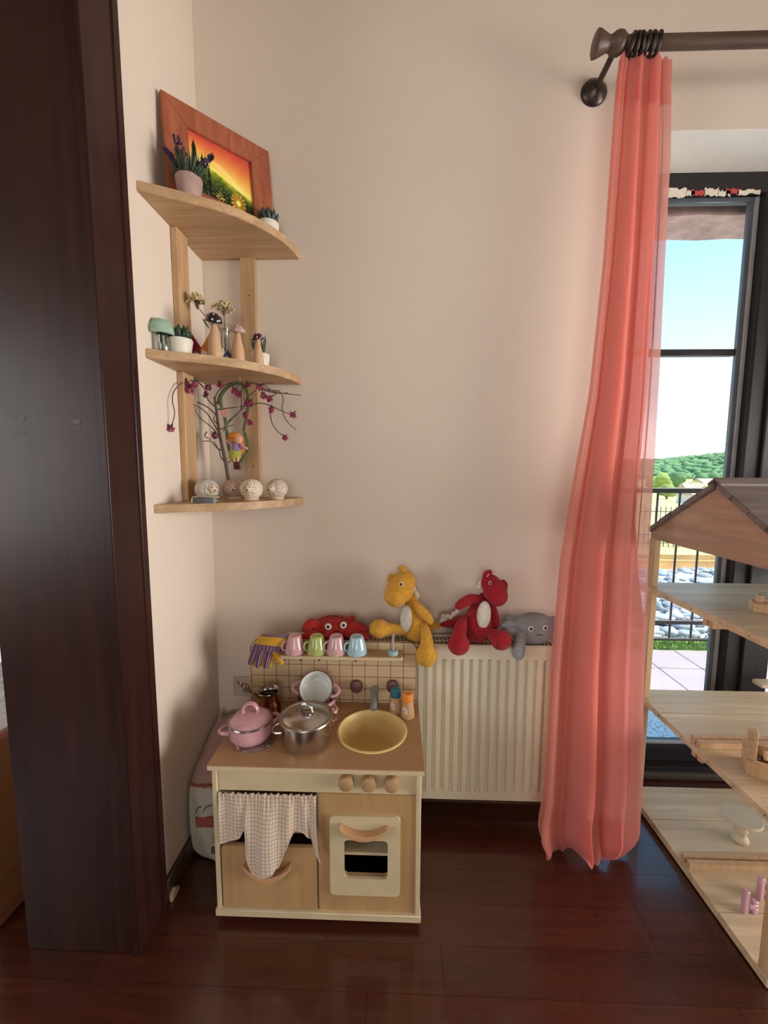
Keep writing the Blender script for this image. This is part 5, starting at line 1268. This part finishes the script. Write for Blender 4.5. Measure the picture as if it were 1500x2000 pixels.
for a in ([T(1017, 1240, 1.442, .019), T(1015, 1256, 1.418, .021), T(1013, 1270, 1.405, .022), T(1012, 1277, 1.402, .021)], [T(1008, 1236, 1.456, .017), T(999, 1230, 1.452, .017), T(992, 1234, 1.450, .014)],
          [T(1010, 1222, 1.47, .015), T(996, 1219, 1.466, .017), T(983, 1223, 1.464, .012)], [T(1005, 1215, 1.49, .012), T(996, 1208, 1.49, .013), T(990, 1211, 1.488, .010)], [T(1062, 1218, 1.488, .014), T(1076, 1211, 1.485, .012), T(1080, 1208, 1.484, .009)]):
    knit(oc, 'arm', 'grey_knit', a, .0065, 22)
eye(oc, 1037, 1228, 1.4305, .0052, (-.05, -1, .05), 'felt_white', 2.0); eye(oc, 1065, 1226.5, 1.4335, .0052, (.25, -1, .05), 'felt_white', 2.0)
MB().tube([tp(1046, 1240, 1.4315), tp(1060, 1240, 1.4320)], .0022, 6).build('mouth', M['pupil'], oc, sharp=0)

# ================================================================== CURTAIN AND ROD
RZ, RYY = 2.640, 1.405
rd = thing('curtain_rod', (.62, RYY, RZ), 'dark walnut curtain rod with a flared wooden finial on a bronzed bracket', 'curtain rod')
MB().tube([(.66, RYY, RZ), (3.2, RYY, RZ)], .0190, 24).build('pole', M['rod_wood'], rd)
MB().lathe([(0, 0), (.029, .001), (.034, .004), (.0325, .012), (.022, .036), (.0195, .044), (.0215, .050), (.0275, .058), (.0305, .068), (.029, .080), (.022, .090), (.0195, .094)], (.592, RYY, RZ), 32, (1, 0, 0)).build('finial', M['rod_wood'], rd)
bk = MB().tube([(.662, RYY+.010, RZ-.004), (.663, 1.47, RZ-.006), (.664, 1.548, RZ-.008)], .0095, 12).build('bracket_arm', M['iron'], rd)
MB().lathe([(0, .030), (.012, .028), (.024, .022), (.038, .012), (.0435, .006), (.0445, .001), (.0445, 0)], (.664, D-.0005, RZ-.008), 32, (0, -1, 0)).build('bracket_rose', M['iron'], rd)
MB().lathe([(.0205, -.008), (.0235, -.007), (.0235, .007), (.0205, .008)], (.664, RYY, RZ), 24, (1, 0, 0)).build('bracket_ring', M['iron'], rd)
rg = None
for i, x in enumerate((.699, .714, .728, .743, .760, .777)):
    t = thing('curtain_ring', (x, RYY, RZ-.008), ('black curtain ring touching the wooden finial', 'second black curtain ring from the finial', 'third black curtain ring from the finial', 'fourth black curtain ring from the finial', 'fifth black curtain ring from the finial', 'black curtain ring nearest the bare rod')[i], 'ring', 'black rings at the end of the rod')
    o = MB(); tilt = (.20, .06, -.06, .14, .05, .10)[i]
    o.tube([(x+tilt*.030*cos(a), RYY+.0275*sin(a), RZ-.008+.0275*cos(a)) for a in [2*pi*k/36 for k in range(36)]], .0058, 10, closed=True); o.build('hoop', M['iron'], t, sharp=0)

cu = thing('coral_curtain', (.72, 1.36, 0), 'sheer coral pink curtain hanging from the rod to the floor', 'curtain')
ctop = 2.605
Ltab = [(0, (1212, 118)), (.03, (1206, 160)), (.10, (1195, 300)), (.22, (1178, 520)), (.36, (1150, 780)), (.50, (1118, 960)), (.62, (1096, 1100)), (.75, (1078, 1290)), (.85, (1068, 1450)), (.93, (1060, 1570)), (.975, (1048, 1640)), (1.0, (1062, 1672))]
Rtab = [(0, (1315, 108)), (.03, (1313, 160)), (.10, (1312, 300)), (.22, (1303, 480)), (.36, (1291, 720)), (.50, (1281, 900)), (.62, (1272, 1060)), (.75, (1264, 1260)), (.85, (1260, 1420)), (.93, (1257, 1570)), (.975, (1250, 1645)), (1.0, (1232, 1694))]
def Yc(v): return interp([(0, 1.405), (.1, 1.402), (.5, 1.385), (.75, 1.360), (.93, 1.325), (1, 1.305)], v)
NF = 3.6
hemz = [(0, .03), (.08, .012), (.16, .010), (.30, .004), (.36, .030), (.44, .028), (.52, .022), (.60, .006), (.68, .030), (.76, .040), (.84, .010), (.92, .004), (1, .02)]
def vz(v): return ctop*(1-v)
def Zof(tab, v):
    return None
def edge(tab, v):
    """x position of the curtain edge at height fraction v (pixel rows of the tables are sampled at the curtain's depth)"""
    z = ctop*(1-v)
    # find the table row whose height on the curtain plane is z
    best = None; prev = None
    for k, (px, py) in tab:
        p = W(px, py, Y=Yc(k))
        if prev and prev[1] >= z >= p.z:
            f = (prev[1]-z)/max(1e-6, prev[1]-p.z); return prev[0]+(p.x-prev[0])*f
        prev = (p.x, p.z)
        if best is None: best = p.x
    return prev[0] if z < prev[1] else best
EC = {}
def ecache(tab, v):
    key = (id(tab), round(v, 5))
    if key not in EC: EC[key] = edge(tab, v)
    return EC[key]
def drape(u, v, off=0.0):
    a, b = ecache(Ltab, v), ecache(Rtab, v); y = Yc(v)
    A = interp([(0, .009), (.06, .014), (.2, .022), (.6, .032), (.9, .044), (1, .040)], v)
    # uneven pleats: phase warp across, a flat panel at the window edge
    w = u*.80 if u < .80 else .80*.80+(u-.80)*.42
    ph = 2*pi*NF*(w*1.06+.035*sin(9*u+1.2*v))+.9*sin(2.2*v+3*u)
    amp = A*(.75+.35*sin(17*u+2))*(1 if u < .82 else .35)
    x = a+(b-a)*u+ .009*sin(2*ph)*interp([(0, .3), (.3, 1), (1, 1.2)], v)*(1 if u < .85 else .2)*min(1, u*6)
    yy = y-off-amp*sin(ph)-.30*A*sin(2.3*ph+4*u+1.5*v)*(1 if u < .82 else .3)
    zb = interp(hemz, u)*1.0
    z = ctop+(.006*sin(ph)+.006*sin(31*u))*(1-min(1, v*25)) - (ctop-zb)*v
    if v > .955:   # hem turned under where it meets the floor
        k = (v-.955)/.045; yy += -.018*sin(pi*k)*(1 if u < .8 else .4)+.02*k*k*sin(ph*.5)
    return (x, yy, z)
MB().grid(lambda u, v: drape(u, v), 220, 120).build('fabric', M['voile'], cu, sharp=0)
def drape2(u, v):
    um = interp([(0, .80), (.55, .80), (.68, .97), (1, .98)], v); p = drape(u*um, v); return (p[0]+.004, p[1]+.020+.010*sin(23*u+1.7*v)+.5*(Yc(v)-p[1]), p[2]+.004)
MB().grid(drape2, 150, 90).build('fabric', M['voile'], cu, sharp=0)
MB().grid(lambda u, v: drape(u*.999, v*.052, -.0035), 220, 8).build('heading_tape', M['voile'], cu, sharp=0)
MB().grid(lambda u, v: drape(u, .945+.05*v, -.0035), 220, 10).build('bottom_hem', M['voile'], cu, sharp=0)

# ================================================================== DOLL HOUSE
HX0, HX1, HY0, HY1, HC_ = .975, 2.15, .966, 1.590, 1.276
dh_ = thing('doll_house', (1.55, HC_, 0), 'large open wooden doll house with a dark stained roof in front of the balcony door', 'doll house')
def H(name, mat, *a, **k): return B(*a, **k).build(name, M[mat], dh_)
def floorboards(z0, z1, n_=4, y1=HY1+.035):
    ys = [HY0+(y1-HY0)*i/n_ for i in range(n_+1)]
    for a, b in zip(ys, ys[1:]): H('floor_board', 'doll_wood', HX0, HX1, a+.0006, b-.0006, z0, z1, b=.0012)
floorboards(.006, .032); floorboards(.438, .460); floorboards(.886, .908)
H('post', 'doll_wood_z', HX0+.001, HX0+.024, HY1-.035, HY1, .0325, .4375, b=.002); H('post', 'doll_wood_z', HX0+.001, HX0+.024, HY1-.035, HY1, .4605, .8855, b=.002); H('post', 'doll_wood_z', HX0+.001, HX0+.024, HY1-.035, HY1, .9085, 1.092, b=.002)
for a in ((.0325, .4375), (.4605, .8855), (.9085, 1.092)): H('post', 'doll_wood_z', HX0+.001, HX0+.024, HY0, HY0+.032, a[0], a[1], b=.002)
for y in (HY0, HY1-.035):
    for a in ((.0325, .4375), (.4605, .8855), (.9085, 1.092)): H('post', 'doll_wood_z', HX1-.024, HX1-.001, y, y+.032, a[0], a[1], b=.002)
gp_ = [(HY0+.004, 1.092), (HY1-.004, 1.092), (HY1-.004, 1.118), (HC_, 1.298), (HY0+.004, 1.118)]
MB().prism(gp_, HX0, HX0+.020, 'x', .0015).build('gable_board', M['doll_wood_y'], dh_, fix=True)
MB().prism(gp_, HX1-.020, HX1, 'x', .0015).build('gable_board', M['doll_wood_y'], dh_, fix=True)
# roof planks laid along the ridge
sl_v = Vector((0, HY0-.012-HC_, 1.107-1.3005)); sl_l = sl_v.length*.95; sd = sl_v.normalized()
for sgn in (-1, 1):
    d = Vector((0, sd.y*sgn, sd.z)); nrm = Vector((0, -d.z*(1 if d.y > 0 else -1), abs(d.y)))
    nP = 5
    for i in range(nP):
        a, b = sl_l*i/nP+.0012, sl_l*(i+1)/nP-.0012
        if i == 0: a = .004
        o0 = Vector((0, HC_, 1.2995)); q = [o0+d*a, o0+d*b, o0+d*b+nrm*(.018+.002*(i % 2)), o0+d*a+nrm*(.018+.002*(i % 2))]
        MB().prism([(p.y, p.z) for p in q], HX0-.010, HX1+.010, 'x', .003).build('roof_plank', M['roof_wood'], dh_, fix=True)
MB().prism([(HC_-.026, 1.3055), (HC_, 1.3225), (HC_+.026, 1.3055), (HC_+.026, 1.312), (HC_, 1.3300), (HC_-.026, 1.312)], HX0-.012, HX1+.012, 'x', .0015).build('ridge_cap', M['roof_wood'], dh_, fix=True)
# partition rails with a groove, on the boards and under the boards above
for z in (.0322, .4602):
    for y in (1.262, 1.288): H('rail', 'toy_wood', HX0+.006, HX1, y, y+.017, z, z+.022, b=.0012)  # darker wood puts the shade on the backlit rails into their colour
for z in (.437, .885):
    for y in (1.262, 1.288): H('rail', 'toy_wood', HX0+.012, HX1, y, y+.017, z-.026, z, b=.0012)
for z in (.449, .897):
    for y in (1.02, 1.12, 1.22, 1.34, 1.46):
        MB().lathe([(.0022, 0), (.0022, .0008), (0, .001)], (HX0, y, z), 8, (-1, 0, 0)).build('nail', M['ink'], dh_)
# toys inside
c = W(1442, 1640, Z=.0322); c = Vector((c.x+.004, c.y, .0322))
tt = thing('toy_table', c, 'round pale wooden toy pedestal table on the lowest board of the doll house', 'toy table')
MB().lathe([(0, 0), (.026, 0), (.0275, .003), (.0265, .010), (.0195, .020), (.0175, .024), (.019, .032), (.0225, .040), (.0200, .050), (.021, .066), (.024, .084)], c, 32).build('pedestal', M['table_wood'], tt)
MB().lathe([(0, .0842), (.0575, .0842), (.059, .0857), (.059, .0935), (.0575, .095), (0, .095)], c, 48).build('tabletop', M['table_wood'], tt)
for i, (px, py, lab, rz) in enumerate(((1462, 1782, 'pink toy chair nearer the viewer on the lowest board of the doll house', .0), (1490, 1755, 'pink toy chair behind the other one, at the right edge', .15))):
    c = W(px, py, Z=.0322); t = thing('toy_chair', c, lab, 'toy chair', 'pink toy chairs in the doll house')
    Mx = Matrix.Translation(c) @ Matrix.Rotation(rz, 4, 'Z')
    def bx(nm, *a, **k): m = MB(); m.M = Mx; m.box(*a, **k); return m.build(nm, M['pink_chair'], t)
    bx('backrest', -.021, -.005, -.008, .008, .0, .074, b=.003); bx('seat', -.0048, .022, -.008, .008, .018, .032, b=.002); bx('front_leg', .008, .0225, -.008, .008, 0, .0178, b=.002)
    bx('armrest', .007, .022, -.008, .008, .0322, .042, b=.003)
c = W(1455, 1512, Z=.4602); c = Vector((c.x, c.y, .4602))
tb = thing('toy_stove', c, 'wooden toy box with a stacked post at its left end on the middle board', 'toy furniture')
def tbx(nm, mt, *a, **k): m = MB(); m.M = Matrix.Translation(c) @ Matrix.Rotation(radians(-33), 4, 'Z'); m.box(*a, **k); return m.build(nm, M[mt], tb)
tbx('box_front', 'toy_wood', 0, .16, 0, .012, 0, .046, b=.001); tbx('box_end', 'toy_wood', 0, .012, .0122, .075, 0, .046, b=.001); tbx('box_back', 'toy_wood', 0, .16, .0752, .086, 0, .062, b=.001); tbx('box_floor', 'toy_wood', .0122, .16, .0122, .075, 0, .006)
for z0, z1 in ((.0462, .086), (.0865, .110), (.1105, .132)): tbx('post_block', 'toy_wood', .001, .022, .004, .032, z0, z1, b=.0012)
b_ = c+Matrix.Rotation(radians(-33), 3, 'Z') @ Vector((.048, .043, .0062)); sp_ = thing('spinning_top', b_, 'dark brown glossy wooden top with a pale peg lying in the toy box', 'toy')
MB().lathe([(0, 0), (.012, .003), (.026, .018), (.027, .024), (.020, .031), (.010, .034)], b_, 28).build('body', M['toy_brown'], sp_)
MB().lathe([(.0055, .0335), (.006, .048), (.0065, .055), (.005, .059), (0, .060)], b_, 16).build('peg', M['doll_wood_z'], sp_)
c = W(1470, 1196, Z=.9082)
tv = thing('toy_bed', c, 'small wooden toy block with a handle on the top board of the doll house', 'toy furniture')
m = MB(); m.M = Matrix.Translation(c) @ Matrix.Rotation(radians(-28), 4, 'Z'); m.box(0, .14, 0, .055, 0, .030, .002); m.build('base', M['toy_wood'], tv)
m = MB(); m.M = Matrix.Translation(c) @ Matrix.Rotation(radians(-28), 4, 'Z'); m.box(.010, .026, .010, .032, .0302, .054, .0015); m.build('headboard', M['toy_wood'], tv)
m = MB(); m.M = Matrix.Translation(c) @ Matrix.Rotation(radians(-28), 4, 'Z'); m.box(.0262, .13, .014, .028, .036, .044, .0015); m.build('bar', M['toy_wood'], tv)
m = MB(); m.M = Matrix.Translation(c) @ Matrix.Rotation(radians(-28), 4, 'Z'); m.tube([(.016, .021, .0545), (.022, .021, .060), (.040, .021, .0605), (.06, .021, .052), (.06, .021, .0442)], .0022, 7, 4); m.build('loop', M['grey_paint'], tv)
c = W(1488, 1345, Z=.4602)
tag(MB().box(c.x, c.x+.10, c.y, c.y+.05, .4602, .478, .003).build('toy_block', M['table_wood']), 'pale flat toy block at the back of the middle board by the right edge', 'toy block')

# ================================================================== NEIGHBOURING ROOM (seen past the door lining)
nb = thing('low_cabinet', (-1.5, 1.28, 0), 'orange beech low cabinet in the next room beyond the dark door lining', 'cabinet')
B(-2.1, -1.155, 1.03, 1.54, .004, .555, .004).build('carcass', M['cab_wood'], nb)
ma = MB().box(-2.1, -1.150, 1.025, 1.535, .5555, .575, .006, 2)
mt = thing('patterned_mat', (-1.5, 1.28, .5555), 'pink edged patterned mat lying on the low cabinet in the next room', 'mat')
ma.build('edge', M['pink_mat'], mt)
B(-2.09, -1.165, 1.035, 1.525, .5752, .578, .001).build('top_cloth', M['mat_white'], mt)
